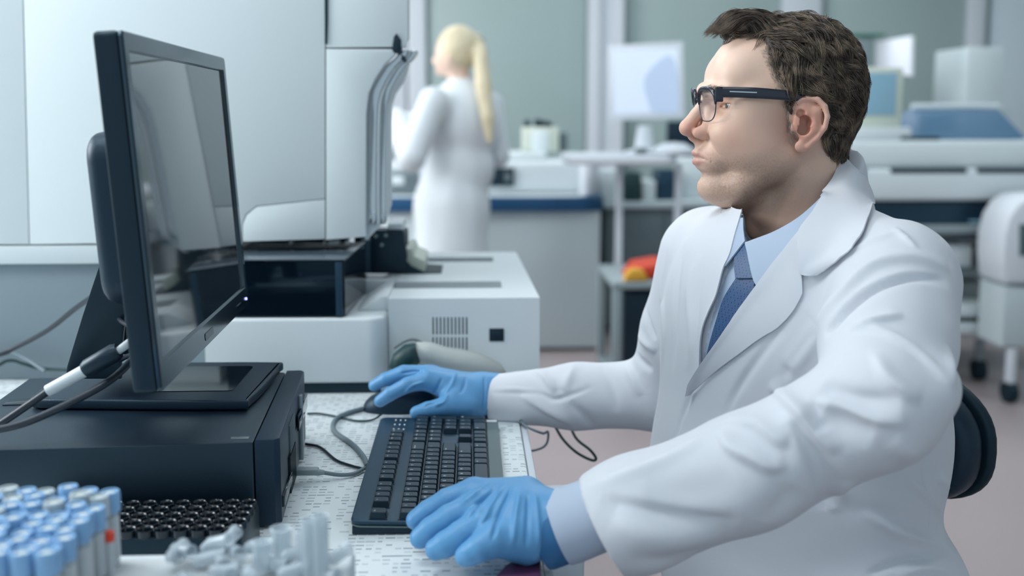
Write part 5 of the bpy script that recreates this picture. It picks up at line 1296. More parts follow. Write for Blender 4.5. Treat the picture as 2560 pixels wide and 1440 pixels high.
# torso, right and lower
fold([(2155, 1281), (2211, 1311), (2249, 1333), (2314, 1354), (2382, 1370)], 5.5*u_, 6*u_)
fold([(2327, 1120), (2312, 1165), (2314, 1215), (2328, 1270), (2326, 1355)], -2*u_, 2.6*u_)
fold([(2255, 1185), (2310, 1235), (2365, 1290)], 4.5*u_, 6*u_)
fold([(2340, 1190), (2375, 1225), (2392, 1250)], 4*u_, 5*u_)
fold([(2100, 1262), (2240, 1300), (2330, 1325)], -3*u_, 10*u_)
fold([(2165, 1440), (2250, 1405), (2310, 1396), (2384, 1388)], -6*u_, 4*u_)
fold([(2240, 1440), (2300, 1424), (2384, 1432)], 4*u_, 5*u_)
# chest and front edge
fold(c7([(612, 482), (520, 600), (430, 735), (392, 820)]), -3*u_, 5*u_)
fold(c7([(820, 385), (740, 500), (655, 620), (625, 650)]), 3.5*u_, 9*u_)
fold(c7([(760, 470), (690, 560), (600, 690)]), -2.5*u_, 6*u_)
fold(c7([(275, 715), (235, 800), (195, 925)]), -2.6*u_, 4*u_)
fold(c7([(272, 235), (250, 360), (262, 520), (250, 660)]), 3.5*u_, 9*u_)
fold(c7([(225, 180), (205, 330), (190, 520), (180, 660)]), -3*u_, 9*u_)
fold(c7([(175, 150), (150, 330), (150, 520), (140, 700)]), 2.5*u_, 8*u_)
fold(c7([(350, 480), (400, 560), (470, 600)]), 0*u_, 8*u_)
# far sleeve
fold(c4([(1110, 300), (1400, 308), (1500, 345), (1600, 318), (1750, 262)]), -3.0*u_, 3.2*u_)
fold(c4([(1120, 285), (1300, 290), (1480, 325)]), 1.6*u_, 4*u_)
fold(c4([(1340, 130), (1440, 210), (1510, 300)]), 5*u_, 10*u_, 1)
fold(c4([(1300, 320), (1470, 420), (1620, 500)]), 5*u_, 11*u_, 1)
fold(c4([(1600, 360), (1700, 460), (1800, 560)]), -3*u_, 8*u_)
fold(c4([(1640, 90), (1600, 200), (1560, 290)]), 3.5*u_, 7*u_)
fold([(1590, 790), (1600, 840), (1640, 880)], 5*u_, 6*u_); fold([(1575, 850), (1600, 900), (1632, 925)], -5*u_, 6*u_); fold([(1610, 760), (1625, 820), (1640, 850)], -4*u_, 5*u_)
fold([(1520, 880), (1570, 930), (1600, 990)], 4*u_, 7*u_); fold([(1490, 900), (1530, 960), (1545, 1030)], -3*u_, 8*u_)
gn = noise3(base0, 14, 41, 2)*1.4*u_+noise3(base0, 45, 43, 2)*.35*u_
disp += gn
cV = base0+cN*disp[:, None]; cV = relax(cV, cF, 1, .4)
bvC2 = BVHTree.FromPolygons([tuple(v) for v in cV], cF.tolist())
coatm = mat('coat_cotton', '#dfe2e9', .75, bump=.35, bscale=2500, Sheen_Weight=.15)
shirtm = mat('shirt_cotton', '#b4c3d8', .7, bump=.3, bscale=2500)
# split the closed cloth into coat and the shirt that shows in the open front
def project(V):
    v = V-CAM; D = v@fwd; return np.stack([PX+F*(v@rgt)/D, PY-F*(v@upv)/D], 1), D
def inside(P, poly):
    x, y = P[:, 0], P[:, 1]; c = np.zeros(len(P), bool); n = len(poly)
    for i in range(n):
        x0, y0 = poly[i]; x1, y1 = poly[(i+1) % n]
        if y0 == y1: continue
        c ^= ((y0 > y) != (y1 > y)) & (x < (x1-x0)*(y-y0)/(y1-y0)+x0)
    return c
cen = cV[cF].mean(1); pc2, Dc = project(cen); fnn = cN[cF].mean(1)
vpoly = [(1862, 530), (1845, 600), (1822, 665), (1795, 745), (1776, 815), (1764, 870), (1758, 905), (1766, 925), (1795, 890), (1893, 755), (2015, 608), (2075, 500), (2100, 440), (2108, 380), (1980, 380), (1850, 480)]
isv = inside(pc2, vpoly) & ((fnn*(CAM-cen)).sum(1) > 0) & (cen[:, 1] > .9)
def sub(mask):
    f = cF[mask]; u = np.unique(f); mp = -np.ones(len(cV), int); mp[u] = np.arange(len(u)); return u, mp[f]
npoly = [(1866, 604), (1892, 611), (1952, 588), (2013, 552), (2068, 496), (2106, 424), (2122, 396), (2100, 250), (1840, 250), (1856, 560)]
isn = inside(pc2, npoly) & (cen[:, 2] > 1.0)
isv &= ~isn; isc = ~isv & ~isn
uu, ff = sub(isc); coat = to_obj('lab_coat', cV[uu], ff, coatm, man); coat['label'] = 'white cotton laboratory coat with folds'
uu, ff = sub(isv); shirt = to_obj('shirt', cV[uu], ff, shirtm, man); shirt['label'] = 'light blue shirt front and collar'
def sheet(name, m, left, right, off=.004, th=.0025, nu=44, nv=12, roll=.003, parent=coat, bv=None, edge=.0):
    """a cloth panel between two drawn boundary lines laid on the body with its own thickness"""
    bv = bv or bvC2
    A = spline([np.array(p, float) for p in left], 10); B = spline([np.array(p, float) for p in right], 10)
    def samp(P, n):
        P = np.array(P); L = np.r_[0, np.cumsum(np.linalg.norm(np.diff(P, axis=0), axis=1))]; t = np.linspace(0, L[-1], n); return np.stack([np.interp(t, L, P[:, 0]), np.interp(t, L, P[:, 1])], 1)
    A = samp(A, nu); B = samp(B, nu); top = np.zeros((nu, nv, 3)); nr = np.zeros((nu, nv, 3)); ok = np.ones((nu, nv), bool)
    for i in range(nu):
        for j in range(nv):
            t = j/(nv-1); p = A[i]*(1-t)+B[i]*t; q, n = hit(bv, *p)
            if q is None: ok[i, j] = False; continue
            top[i, j] = q; nr[i, j] = n
    if not ok.all():
        good = np.argwhere(ok); bad = np.argwhere(~ok)
        for b in bad: g = good[((good-b)**2).sum(1).argmin()]; D = (top[g[0], g[1]]-CAM)@fwd; t = b[1]/(nv-1); p = A[b[0]]*(1-t)+B[b[0]]*t; top[b[0], b[1]] = PD(p[0], p[1], D); nr[b[0], b[1]] = nr[g[0], g[1]]
    # drop outliers in depth then smooth the interior
    for _ in range(6):
        t2 = top.copy(); t2[1:-1, 1:-1] = .5*top[1:-1, 1:-1]+.125*(top[2:, 1:-1]+top[:-2, 1:-1]+top[1:-1, 2:]+top[1:-1, :-2]); n2 = nr.copy(); n2[1:-1, 1:-1] = .2*nr[1:-1, 1:-1]+.2*(nr[2:, 1:-1]+nr[:-2, 1:-1]+nr[1:-1, 2:]+nr[1:-1, :-2]); top, nr = t2, n2
    nr /= np.linalg.norm(nr, axis=2)[..., None]+1e-9
    tt = np.linspace(0, 1, nv)[None, :, None]
    o_ = off+roll*np.exp(-(tt/.18)**2)+edge*tt
    up = top+nr*o_; lo = up-nr*th
    V_ = np.concatenate([up.reshape(-1, 3), lo.reshape(-1, 3)]); K_ = nu*nv; f = []
    idn = lambda i, j, k: k*K_+i*nv+j
    for i in range(nu-1):
        for j in range(nv-1):
            f.append((idn(i, j, 0), idn(i, j+1, 0), idn(i+1, j+1, 0), idn(i+1, j, 0))); f.append((idn(i, j, 1), idn(i+1, j, 1), idn(i+1, j+1, 1), idn(i, j+1, 1)))
    for i in range(nu-1): f.append((idn(i, 0, 0), idn(i+1, 0, 0), idn(i+1, 0, 1), idn(i, 0, 1))); f.append((idn(i, nv-1, 0), idn(i, nv-1, 1), idn(i+1, nv-1, 1), idn(i+1, nv-1, 0)))
    for j in range(nv-1): f.append((idn(0, j, 0), idn(0, j, 1), idn(0, j+1, 1), idn(0, j+1, 0))); f.append((idn(nu-1, j, 0), idn(nu-1, j+1, 0), idn(nu-1, j+1, 1), idn(nu-1, j, 1)))
    mb = MB(); mb.add(V_, f); return mb.build(name, m, parent, 50)
tiem = mat('tie_silk', '#23456e', .4, Sheen_Weight=.3)
def tie_dots():
    nt = tiem.node_tree; b = nt.nodes['Principled BSDF']; N = nt.nodes; L = nt.links; tc = N.new('ShaderNodeTexCoord'); v = N.new('ShaderNodeTexVoronoi'); v.inputs['Scale'].default_value = 330; v.inputs['Randomness'].default_value = .1
    L.new(tc.outputs['Object'], v.inputs['Vector']); r = N.new('ShaderNodeMapRange'); r.inputs[1].default_value = .22; r.inputs[2].default_value = .36; L.new(v.outputs['Distance'], r.inputs[0])
    mx = N.new('ShaderNodeMix'); mx.data_type = 'RGBA'; L.new(r.outputs[0], mx.inputs[0]); mx.inputs[6].default_value = srgb('#0e2444'); mx.inputs[7].default_value = srgb('#2b5584'); L.new(mx.outputs[2], b.inputs['Base Color'])
tie_dots()
# tie blade, knot
sheet('tie', tiem, [(1845, 694), (1813, 746), (1792, 809), (1776, 865), (1765, 914)], [(1890, 694), (1886, 746), (1872, 800), (1850, 850), (1800, 905)], .003, .003, 40, 12, 0, man, edge=0)
sheet('tie_knot', tiem, [(1862, 611), (1843, 650), (1846, 698)], [(1880, 611), (1895, 655), (1892, 698)], .0062, .0055, 16, 10, 0, man)
# shirt collar wings
sheet('shirt_collar', shirtm, [(2104, 420), (2065, 492), (2010, 548), (1950, 585), (1892, 607), (1872, 614)], [(2120, 455), (2060, 560), (2004, 612), (1955, 672), (1903, 720), (1872, 618)], .0085, .002, 60, 14, .000, shirt)
sheet('shirt_collar', shirtm, [(1866, 556), (1868, 585), (1872, 610)], [(1858, 556), (1842, 615), (1824, 670)], .0085, .002, 16, 8, .0, shirt)
# coat lapels and collar
sheet('coat_collar', coatm, [(2116, 400), (2092, 466), (2062, 503), (2035, 548), (2003, 594), (2004, 645), (2008, 692)], [(2128, 412), (2158, 455), (2176, 512), (2166, 580), (2135, 625), (2095, 660), (2045, 690)], .0125, .002, 50, 14, .001, coat, edge=-.006)
sheet('lapel', coatm, [(2005, 590), (1945, 664), (1880, 751), (1820, 838), (1766, 916), (1742, 955), (1728, 985)], [(2008, 735), (1985, 777), (1952, 814), (1900, 848), (1850, 885), (1790, 930), (1729, 986)], .0105, .002, 70, 16, .002, coat, edge=-.007)
sheet('lapel', coatm, [(1864, 540), (1850, 590), (1837, 640), (1821, 676), (1804, 739), (1786, 780), (1772, 816), (1765, 855), (1763, 915)], [(1810, 512), (1790, 560), (1770, 620), (1760, 680), (1752, 740), (1748, 800), (1746, 850), (1752, 915), (1760, 920)], .008, .002, 60, 14, .002, coat, edge=-.0075)
sheet('chest_pocket', coatm, [(1858, 938), (1848, 990), (1838, 1030)], [(1926, 944), (1920, 990), (1912, 1030)], .0015, .0018, 16, 10, 0, coat) if 0 else None
# shirt cuff of the near arm
def cuff(W, ax, a, b, r0, r1, name, m, parent, wob=.0):
    ax = Vector(ax); R = ax.to_track_quat('Z', 'Y').to_matrix(); L = b-a
    pr = [(r0, 0), (r0+.0008, L*.1), (r1, L), (r1-.002, L), (r0-.0015, L*.1), (r0-.0016, .001)]
    mb = MB(); mb.lathe(pr, W+np.array(ax)*a, 36, R)
    mb.f = [q for q in mb.f if len(q) == 4]; return mb.build(name, m, parent, 50)
ax1 = (W1-E1)/np.linalg.norm(W1-E1); ax2 = (W2-E2)/np.linalg.norm(W2-E2)
cuff(W1, -ax1, -.012, .085, .0375, .036, 'shirt_cuff', mat('cuff_cotton', '#b6c3d6', .7), shirt)
# trousers, legs and shoes (below the desk)
tr_f = Field((.0, .85, 0), (.75, 1.65, .70), .007); hipL, hipR = tw(.09, -.0, .475), tw(-.09, 0, .475)
kL, kR = hipL+np.array([-.30, -.16, .0]), hipR+np.array([-.33, -.02, .0]); kL[0] = max(kL[0], .14); kR[0] = max(kR[0], .13)
for hp, kn in ((hipL, kL), (hipR, kR)):
    tr_f.cap(hp, kn, .080, .060, .03); an_ = kn+np.array([.05, 0, -.375]); tr_f.cap(kn, an_, .062, .045, .03)
    s_ = empty('shoe', an_, '', ''); bpy.data.objects.remove(s_)
    foot_ = an_+np.array([-.03, 0, -.045])
    MB().prism([(p[0], p[1]) for p in spline([(-.16, 0), (-.10, .045), (.02, .04), (.08, .02), (.08, -.02), (.02, -.035), (-.10, -.045), (-.16, 0)], 4)[:-1]], .055, Matrix.Translation(Vector((foot_[0], foot_[1], .004))), .018, 3).build('shoe', M['black'], man)
tr_f.ell(tw(0, -.02, .50), (.18, .14, .10), .04, RT)
v_, f_ = tr_f.mesh(); v_, f_ = biggest(v_, f_); v_ = relax(v_, f_, 3, .5)
trm = mat('trousers_striped', '#3a4556', .8)
def stripes():
    nt = trm.node_tree; b = nt.nodes['Principled BSDF']; wv = nt.nodes.new('ShaderNodeTexWave'); wv.inputs['Scale'].default_value = 26; wv.inputs['Distortion'].default_value = 0; tc = nt.nodes.new('ShaderNodeTexCoord'); nt.links.new(tc.outputs['Object'], wv.inputs['Vector'])
    mx = nt.nodes.new('ShaderNodeMix'); mx.data_type = 'RGBA'; nt.links.new(wv.outputs['Fac'], mx.inputs[0]); mx.inputs[6].default_value = srgb('#2c3b55'); mx.inputs[7].default_value = srgb('#a9b6c8'); nt.links.new(mx.outputs[2], b.inputs['Base Color'])
stripes(); to_obj('trousers', v_, f_, trm, man)

# ------------------------------------------------------------------ gloved hands
glovem = mat('nitrile_blue', '#5d9bcc', .42, bump=.3, bscale=600, Subsurface_Weight=.0)
def hand(fingers, palm, wrist, k, name, creases, h=.0011, label=None):
    """fingers: list of (points, radii); palm: list of (a, b, ra, rb); wrist chain"""
    allp = np.array([p for f, r in fingers for p in f]+[p for a, b, _, _ in palm for p in (a, b)]+[p for p, _ in wrist])
    lo, hi = allp.min(0)-.045, allp.max(0)+.045; g = Field(lo, hi, h); g.f[:] = .1
    for a, b, ra, rb in palm: g.cap(a, b, ra, rb, .014)
    g.chain([p for p, _ in wrist], [r for _, r in wrist], .014)
    base_ = g.f.copy(); fs = []
    acc = g.f
    for pts, rs in fingers:
        g.f = np.full(g.n, .1, np.float32); g.chain(pts, rs, .003); fs.append(g.f)
    fin = fs[0]
    for q in fs[1:]:                                        # fingers stay apart from each other
        kk = .0012; hh = np.maximum(kk-np.abs(fin-q), 0)/kk; fin = np.minimum(fin, q)-hh**3*kk/6
    kk = .010; hh = np.maximum(kk-np.abs(fin-base_), 0)/kk; g.f = np.minimum(fin, base_)-hh**3*kk/6
    V, Fq = g.mesh(); V, Fq = biggest(V, Fq); V = relax(V, Fq, 2, .5); N_ = vnormals(V, Fq)
    bv = BVHTree.FromPolygons([tuple(v) for v in V], Fq.tolist()); dsp = np.zeros(len(V))
    for pts, amp, wd in creases:
        P = [hit(bv, *p)[0] for p in spline([np.array(q, float) for q in pts], 6)]; P = [p for p in P if p is not None]
        if len(P) < 2: print('crease missed', name, pts[0]); continue
        best = np.full(len(V), 9.); tt = np.zeros(len(V))
        for i in range(len(P)-1):
            a, b = P[i], P[i+1]; L = ((b-a)**2).sum()
            if L > .0003: continue
            t = np.clip(((V-a)@(b-a))/(L+1e-12), 0, 1); d = np.linalg.norm(V-a-t[:, None]*(b-a), axis=1); q = d < best; best[q] = d[q]; tt[q] = (i+t[q])/(len(P)-1)
        dsp += 1.6*amp*np.exp(-(best/wd)**2)*np.clip(np.sin(tt*math.pi)*1.8+.1, 0, 1)
    dsp += noise3(V, 90, 51, 2)*.0003
    V = V+N_*dsp[:, None]; o = to_obj(name, V, Fq, glovem, man)
    if label: o['label'] = label
    return o
def at(px, py, D): return PD(px, py, D)
# near (left) hand resting on the keyboard's left end
m1 = .001
kn_near = [at(1165, 1232, 1.095), at(1150, 1268, 1.065), at(1165, 1310, 1.035), at(1195, 1345, 1.015)]
fi_near = [
 ([at(1185, 1228, 1.10), at(1118, 1250, 1.098), at(1070, 1278, 1.096), at(1040, 1300, 1.096)], [.0140, .0125, .0115, .0105]),
 ([at(1185, 1266, 1.075), at(1124, 1294, 1.070), at(1078, 1324, 1.070), at(1051, 1345, 1.072)], [.0150, .0138, .0128, .0112]),
 ([at(1198, 1308, 1.05), at(1152, 1338, 1.045), at(1114, 1361, 1.045), at(1090, 1373, 1.048)], [.0150, .0142, .0132, .0112]),
 ([at(1232, 1348, 1.03), at(1196, 1372, 1.023), at(1176, 1384, 1.023), at(1163, 1390, 1.025)], [.0148, .0134, .0120, .0105]),
 ([at(1290, 1280, 1.11), at(1225, 1290, 1.13), at(1185, 1300, 1.14), at(1160, 1310, 1.145)], [.013, .0115, .0105, .0095])]
wr = at(1345, 1304, 1.065)
pl_near = [(at(1190, 1236, 1.10), at(1310, 1255, 1.085), .0165, .0270), (at(1190, 1272, 1.075), at(1300, 1285, 1.07), .0165, .0280), (at(1205, 1310, 1.05), at(1300, 1315, 1.06), .0160, .0280), (at(1238, 1350, 1.03), at(1310, 1345, 1.045), .0170, .0270)]
cr_near = [
 ([(1225, 1206), (1190, 1232), (1150, 1262)], 1.2*m1, 3*m1), ([(1250, 1210), (1205, 1250), (1170, 1300)], -1.8*m1, 2.2*m1), ([(1262, 1212), (1225, 1270), (1195, 1330)], 1.5*m1, 2.5*m1),
 ([(1280, 1215), (1250, 1280), (1230, 1350)], -1.8*m1, 2.2*m1), ([(1300, 1225), (1290, 1290), (1280, 1370)], 1.3*m1, 3*m1), ([(1320, 1235), (1318, 1300), (1316, 1370)], -1.6*m1, 2.4*m1),
 ([(1335, 1225), (1345, 1290), (1348, 1370)], 1.2*m1, 2.5*m1), ([(1185, 1262), (1210, 1245), (1235, 1215)], -1.0*m1, 1.6*m1), ([(1120, 1262), (1145, 1250), (1165, 1240)], -1.0*m1, 1.6*m1)]
hand(fi_near, pl_near, [(at(1290, 1297, 1.068), .0290), (wr, .0325), (at(1392, 1308, 1.058), .0330)], 0, 'glove', cr_near, label='blue nitrile glove on the near hand resting on the keyboard')
# dark turned cuff of the near glove
cuff(W1, -ax1, -.034, .01, .0345, .036, 'glove_cuff', mat('glove_cuff', '#2f6d9f', .42), bpy.data.objects['glove'])
# far (right) hand on the mouse
fi_far = [
 ([at(1062, 952, 1.575), at(1020, 962, 1.57), at(975, 985, 1.575), at(950, 1003, 1.58)], [.0135, .0118, .0105, .0092]),
 ([at(1060, 935, 1.60), at(1010, 932, 1.60), at(965, 948, 1.605), at(936, 964, 1.61)], [.0135, .0118, .0105, .0092]),
 ([at(1075, 932, 1.625), at(1030, 930, 1.635), at(990, 948, 1.64), at(965, 968, 1.645)], [.0125, .011, .010, .009]),
 ([at(1090, 940, 1.645), at(1055, 945, 1.655), at(1025, 960, 1.66), at(1005, 978, 1.665)], [.0115, .010, .009, .0085]),
 ([at(1165, 1015, 1.56), at(1110, 1018, 1.545), at(1070, 1025, 1.54), at(1042, 1032, 1.54)], [.019, .015, .0125, .0105])]
pl_far = [(at(1070, 950, 1.575), at(1185, 985, 1.585), .0165, .0270), (at(1075, 940, 1.60), at(1180, 978, 1.60), .0165, .0270), (at(1090, 940, 1.625), at(1180, 975, 1.62), .0150, .0250), (at(1130, 1000, 1.56), at(1190, 1005, 1.58), .0190, .0240)]
cr_far = [([(1000, 935), (1035, 928), (1070, 930)], -1.3*m1, 2*m1), ([(1010, 985), (1030, 965), (1060, 955)], 1.2*m1, 2*m1), ([(1105, 945), (1090, 975), (1078, 990)], -1.5*m1, 2.4*m1), ([(1120, 985), (1110, 1005), (1085, 1015)], 1.5*m1, 2.5*m1),
 ([(1140, 930), (1130, 960), (1110, 990)], 1.3*m1, 2.6*m1), ([(1165, 938), (1160, 965), (1150, 985)], -1.2*m1, 2.5*m1), ([(1210, 940), (1212, 980), (1206, 1030)], -1.6*m1, 2.2*m1), ([(1060, 1018), (1075, 1010), (1090, 1008)], -1.*m1, 1.8*m1)]
hand(fi_far, pl_far, [(at(1185, 985, 1.60), .0290), (at(1208, 985, 1.60), .0315), (at(1240, 985, 1.60), .0320)], 0, 'glove', cr_far, label='blue nitrile glove on the far hand holding the mouse')

# ================================================================== office chair
oc = empty('office_chair', (.47, 1.33, 0), 'black office chair whose rounded backrest shows behind the man', 'chair')
bc = tw(.03, -.205, .76); 
def rot_panel(n_pts, cpt, wdt, hgt, thk, m, name, rr):
    T = Matrix(((sh_s[0], 0, sh_f[0], cpt[0]), (sh_s[1], 0, sh_f[1], cpt[1]), (0, 1, 0, cpt[2]), (0, 0, 0, 1)))
    pts = [(wdt*abs(math.cos(a))**.75*(1 if math.cos(a) > 0 else -1), hgt*abs(math.sin(a))**.8*(1 if math.sin(a) > 0 else -1)) for a in np.linspace(0, 2*math.pi, 48)[:-1]]
    MB().prism(pts, thk, T, rr, 4).build(name, m, oc)
rot_panel(0, tw(-.05, -.22, .768), .185, .092, .045, M['black_satin'], 'backrest', .018)
rot_panel(0, tw(-.05, -.237, .768), .188, .095, .016, M['rubber'], 'back_shell', .006)
MB().prism([(p[0], p[1]) for p in rrect(-.24, .24, -.22, .22, .10, 8)], .07, Matrix(((sh_s[0], sh_f[0], 0, float(TC[0])), (sh_s[1], sh_f[1], 0, float(TC[1])), (0, 0, 1, .335), (0, 0, 0, 1))), .025, 4).build('seat', M['black_satin'], oc)
MB().tube([tw(0, -.15, .36), tw(0, -.26, .45), tw(0, -.28, .55), tw(0, -.26, .70)], .018, 12).build('back_support', M['black'], oc)
MB().tube([tw(0, 0, .335), tw(0, 0, .10)], .028, 16).build('gas_lift', M['steel'], oc)
for k in range(5):
    a = k*2*math.pi/5+.3; e_ = tw(0, 0, .085)+np.array([math.cos(a)*.28, math.sin(a)*.28, -.01])
    MB().tube([tw(0, 0, .11), e_], [.026, .016], 10).build('base_arm', M['black'], oc)
    MB().tube([e_+np.array([-.02*math.sin(a), .02*math.cos(a), -.044]), e_+np.array([.02*math.sin(a), -.02*math.cos(a), -.044])], .030, 14).build('caster', M['rubber'], oc)
# ================================================================== racks and tubes in the foreground
br = empty('tube_rack', (-.31, 1.11, DZ), 'empty black tube rack with rows of round wells in front of the computer', 'rack')
rx1, ry0 = -.232, 1.014; pt = .0178; nx_, ny_ = 13, 5; RH = .044
rx0 = rx1-nx_*pt
wm_ = MB()
for i in range(nx_):
    for j in range(ny_):
        wm_.lathe([(.0001, .006), (.0068, .006), (.0072, RH-.0022), (.0079, RH-.0004), (.0085, RH), (.0089, RH-.0008), (.0089, .0)], (rx0+(i+.5)*pt, ry0+(j+.5)*pt, DZ+.001), 18)
wm_.build('wells', mat('rack_black', '#0c1a24', .2, spec=.8), br)
MB().span(rx0, rx1, ry0, ry0+ny_*pt, DZ+.001, DZ+RH-.006, .001).build('base_plate', M['black'], br)
# white foam rack
WZ = .815
fr0 = empty('foam_rack', (-.2, .78, DZ), 'white foam tray in the foreground carrying blue-capped and clear tubes', 'rack')
fx1 = float(PZ(884, 1395, WZ)[0]); fy1 = float(PZ(600, 1381, WZ)[1])
MB().span(-.52, fx1, .55, fy1, DZ+.001, WZ, .004, 3).build('block', M['foam'], fr0)
MB().span(-.50, fx1-.012, .56, fy1-.012, WZ, WZ+.0008, .0003).build('top_sheet', M['paper'], fr0)
# capped sample tubes
def make_tube(capmat, name, label, labm=None):
    t = empty(name, (0, 0, 0), label, 'tube')
    MB().lathe([(.0001, -.02), (.004, -.018), (.0062, -.012), (.0064, .052), (.0056, .052), (.0054, -.010), (.0001, -.014)], (0, 0, 0), 14).build('glass_body', M['clear'], t)
    MB().lathe([(.0066, .010), (.00665, .046), (.0062, .0465), (.0062, .0095)], (0, 0, 0), 14).build('paper_label', labm or M['paper'], t)
    MB().lathe([(.0078, .050), (.0083, .0515), (.0083, .0655), (.0076, .068), (.0060, .068), (.0054, .0655), (.0001, .0655)], (0, 0, 0), 16).build('cap', capmat, t)
    MB().lathe([(.0052, .0652), (.0046, .0666), (.0001, .0668)], (0, 0, 0), 12).build('cap_core', M['cap_core'], t)
    return t
blue_t = make_tube(M['cap_blue'], 'sample_tube', 'blue-capped sample tube standing among the others in the foam tray')
blue_t['group'] = 'blue-capped sample tubes in the foam tray'
pale_t = make_tube(M['cap_pale'], 'pale_sample_tube', 'pale grey-capped sample tube among the blue-capped ones')
pale_t['group'] = 'pale-capped sample tubes in the foam tray'
first = {'b': True, 'p': True}
tb_spots = []
for j in range(9):
    for i in range(9):
        X = -.309-.0172*i-.003*(j % 2)*1.0; Y = .868-.0168*j
        px_, py_, _ = ((lambda v: (PX+F*(v@rgt)/(v@fwd), PY-F*(v@upv)/(v@fwd), 0))(np.array([X, Y, WZ+.068])-CAM))
        if px_ < -40 or py_ > 1500: continue
        tb_spots.append((X+rng.normal(0, .0006), Y+rng.normal(0, .0006), i, j))
pales = {(1, 1), (3, 0), (4, 1), (5, 0), (2, 2), (4, 3), (6, 1), (5, 2), (0, 1)}
for (X, Y, i, j) in tb_spots:
    dz = rng.uniform(-.003, .003)
    k = 'p' if (i, j) in pales else 'b'; src = pale_t if k == 'p' else blue_t
    lab = None
    ordn = ['first', 'second', 'third', 'fourth', 'fifth', 'sixth', 'seventh', 'eighth', 'ninth']
    lab = '%s sample tube, %s row from the back, %s from the right' % ('pale-capped' if k == 'p' else 'blue-capped', ordn[j], ordn[i])
    if first[k]: src.location = (X, Y, WZ+.001+dz); first[k] = False; o = src; o['label'] = lab
    else: o = copy_thing(src, (X, Y, WZ+.001+dz), lab)
    o.rotation_euler = (rng.normal(0, .015), rng.normal(0, .015), rng.uniform(0, 6.2))
ot = empty('thin_tube', (-.3, .838, WZ+.001), 'thin tube with a small orange-red tip in front of the rearmost blue-capped tube', 'tube')
MB().lathe([(.0001, .0), (.0036, .004), (.0038, .034), (.0001, .034)], (-.300, .838, WZ+.001), 14).build('tube_body', M['paper'], ot)
MB().lathe([(.0042, .034), (.0044, .036), (.0040, .042), (.0001, .043)], (-.300, .838, WZ+.001), 14).build('tip', M['orange'], ot)['label'] = 'orange-red tip'
# open clear tubes and microtubes
def open_tube(r, L, loc, rot=(0, 0, 0), label='', name='clear_tube', first_=None):
    o = MB().lathe([(.0001, 0), (r*.6, .001), (r, r*.9), (r, L-.002), (r*1.12, L-.0015), (r*1.12, L), (r*.86, L), (r*.84, r), (.0001, .0025)], (0, 0, 0), 18).build(name, M['clear'])
    o.location = [float(a) for a in loc]; o.rotation_euler = rot; return tag(o, label, 'tube', )
def onfoam(px, py): p = PZ(px, py, WZ+.001); return p
open_tube(.0078, .030, (-.176, .842, WZ+.001), (0, 0, 0), 'short open clear tube standing upright, left one of the upright pair', 'open_tube')
open_tube(.0088, .034, (-.163, .86, WZ+.001), (0, 0, 0), 'open clear tube standing upright, right one of the upright pair', 'open_tube')
for i, (px, py, L, lb) in enumerate(((772, 1300, .055, 'tall clear tube standing nearest the keyboard, left'), (800, 1290, .060, 'tallest clear tube in the cluster near the keyboard'), (790, 1312, .045, 'shorter clear tube in front of the tall ones near the keyboard'), (760, 1330, .038, 'lowest clear tube of the tall cluster near the keyboard'))):
    p = PZ(px, py, WZ+L); open_tube(.0068, L, (p[0], min(p[1], fy1-.01), WZ+.001), (0, 0, 0), lb, 'tall_clear_tube')
lying = [(430, 1375, .9, .3), (455, 1362, .2, .5), (500, 1368, 2.2, .4), (525, 1350, 1.1, .9), (560, 1348, 2.8, .7), (585, 1352, .5, .6), (610, 1375, 1.7, .2), (545, 1385, .4, .3), (480, 1395, 1.9, .2), (420, 1405, 2.9, .2), (590, 1400, .1, .2), (650, 1400, 1.2, .2), (700, 1405, 2.4, .2), (740, 1395, .7, .25), (520, 1420, 1.4, .2), (620, 1425, .3, .2), (690, 1430, 2.0, .2), (780, 1420, 1.0, .2), (820, 1410, 2.6, .2), (450, 1430, .6, .2)]
mt = None
for k, (px, py, az, el) in enumerate(lying):
    p = PZ(px, py, WZ+.012); L = .034
    el *= .35; L = .027; loc = (p[0], min(p[1], fy1-.014), WZ+.0088+(.005 if k % 3 == 0 else 0))
    if mt is None:
        mt = open_tube(.0060, L, loc, (math.pi/2-el, 0, az), 'small open clear microtube lying in the heap on the foam tray', 'microtube'); mt['group'] = 'heap of clear microtubes on the foam tray'
    else:
        o = mt.copy(); COL.objects.link(o); o.location = [float(a) for a in loc]; o.rotation_euler = (math.pi/2-el, 0, az)
# ================================================================== the woman in the background
Yw_ = 4.72
wo = empty('person', (cx(1140, 400, Yw_), Yw_, 0), 'standing person with long blonde ponytail and white coat, turned away at the bench', 'person')
def wp(px, py, dy=0): return PYY(px, py, Yw_+dy)
wf = Field((cx(930, 300, Yw_)-.05, Yw_-.42, 0), (cx(1300, 300, Yw_)+.05, Yw_+.42, 1.70), .010)
c = wp(1138, 132); wf.f[:] = .1
wf.ell(c, (.088, .080, .105), 0); wf.ell(c+np.array([-.035, .03, -.045]), (.055, .05, .06), .03)
wf.cap(c+np.array([-.085, .035, -.02]), c+np.array([-.098, .04, -.035]), .010, .013, .01)   # nose
wf.cap(c+np.array([-.070, .04, -.075]), c+np.array([-.075, .04, -.085]), .016, .016, .02)   # chin
wf.ell(c+np.array([-.02, -.082, -.02]), (.02, .008, .03), .004)
wf.cap(c+np.array([.01, 0, -.07]), wp(1155, 225), .045, .05, .03)
wt = wp(1150, 420); wf.ell(wp(1155, 300), (.15, .10, .17), .04); wf.ell(wt, (.12, .09, .12), .04); wf.ell(wp(1130, 500), (.11, .09, .14), .04)
el = wp(1030, 385, -.20); hnd = wp(985, 290, .02); sh1 = wp(1085, 255, -.14); sh2 = wp(1225, 265, .14)
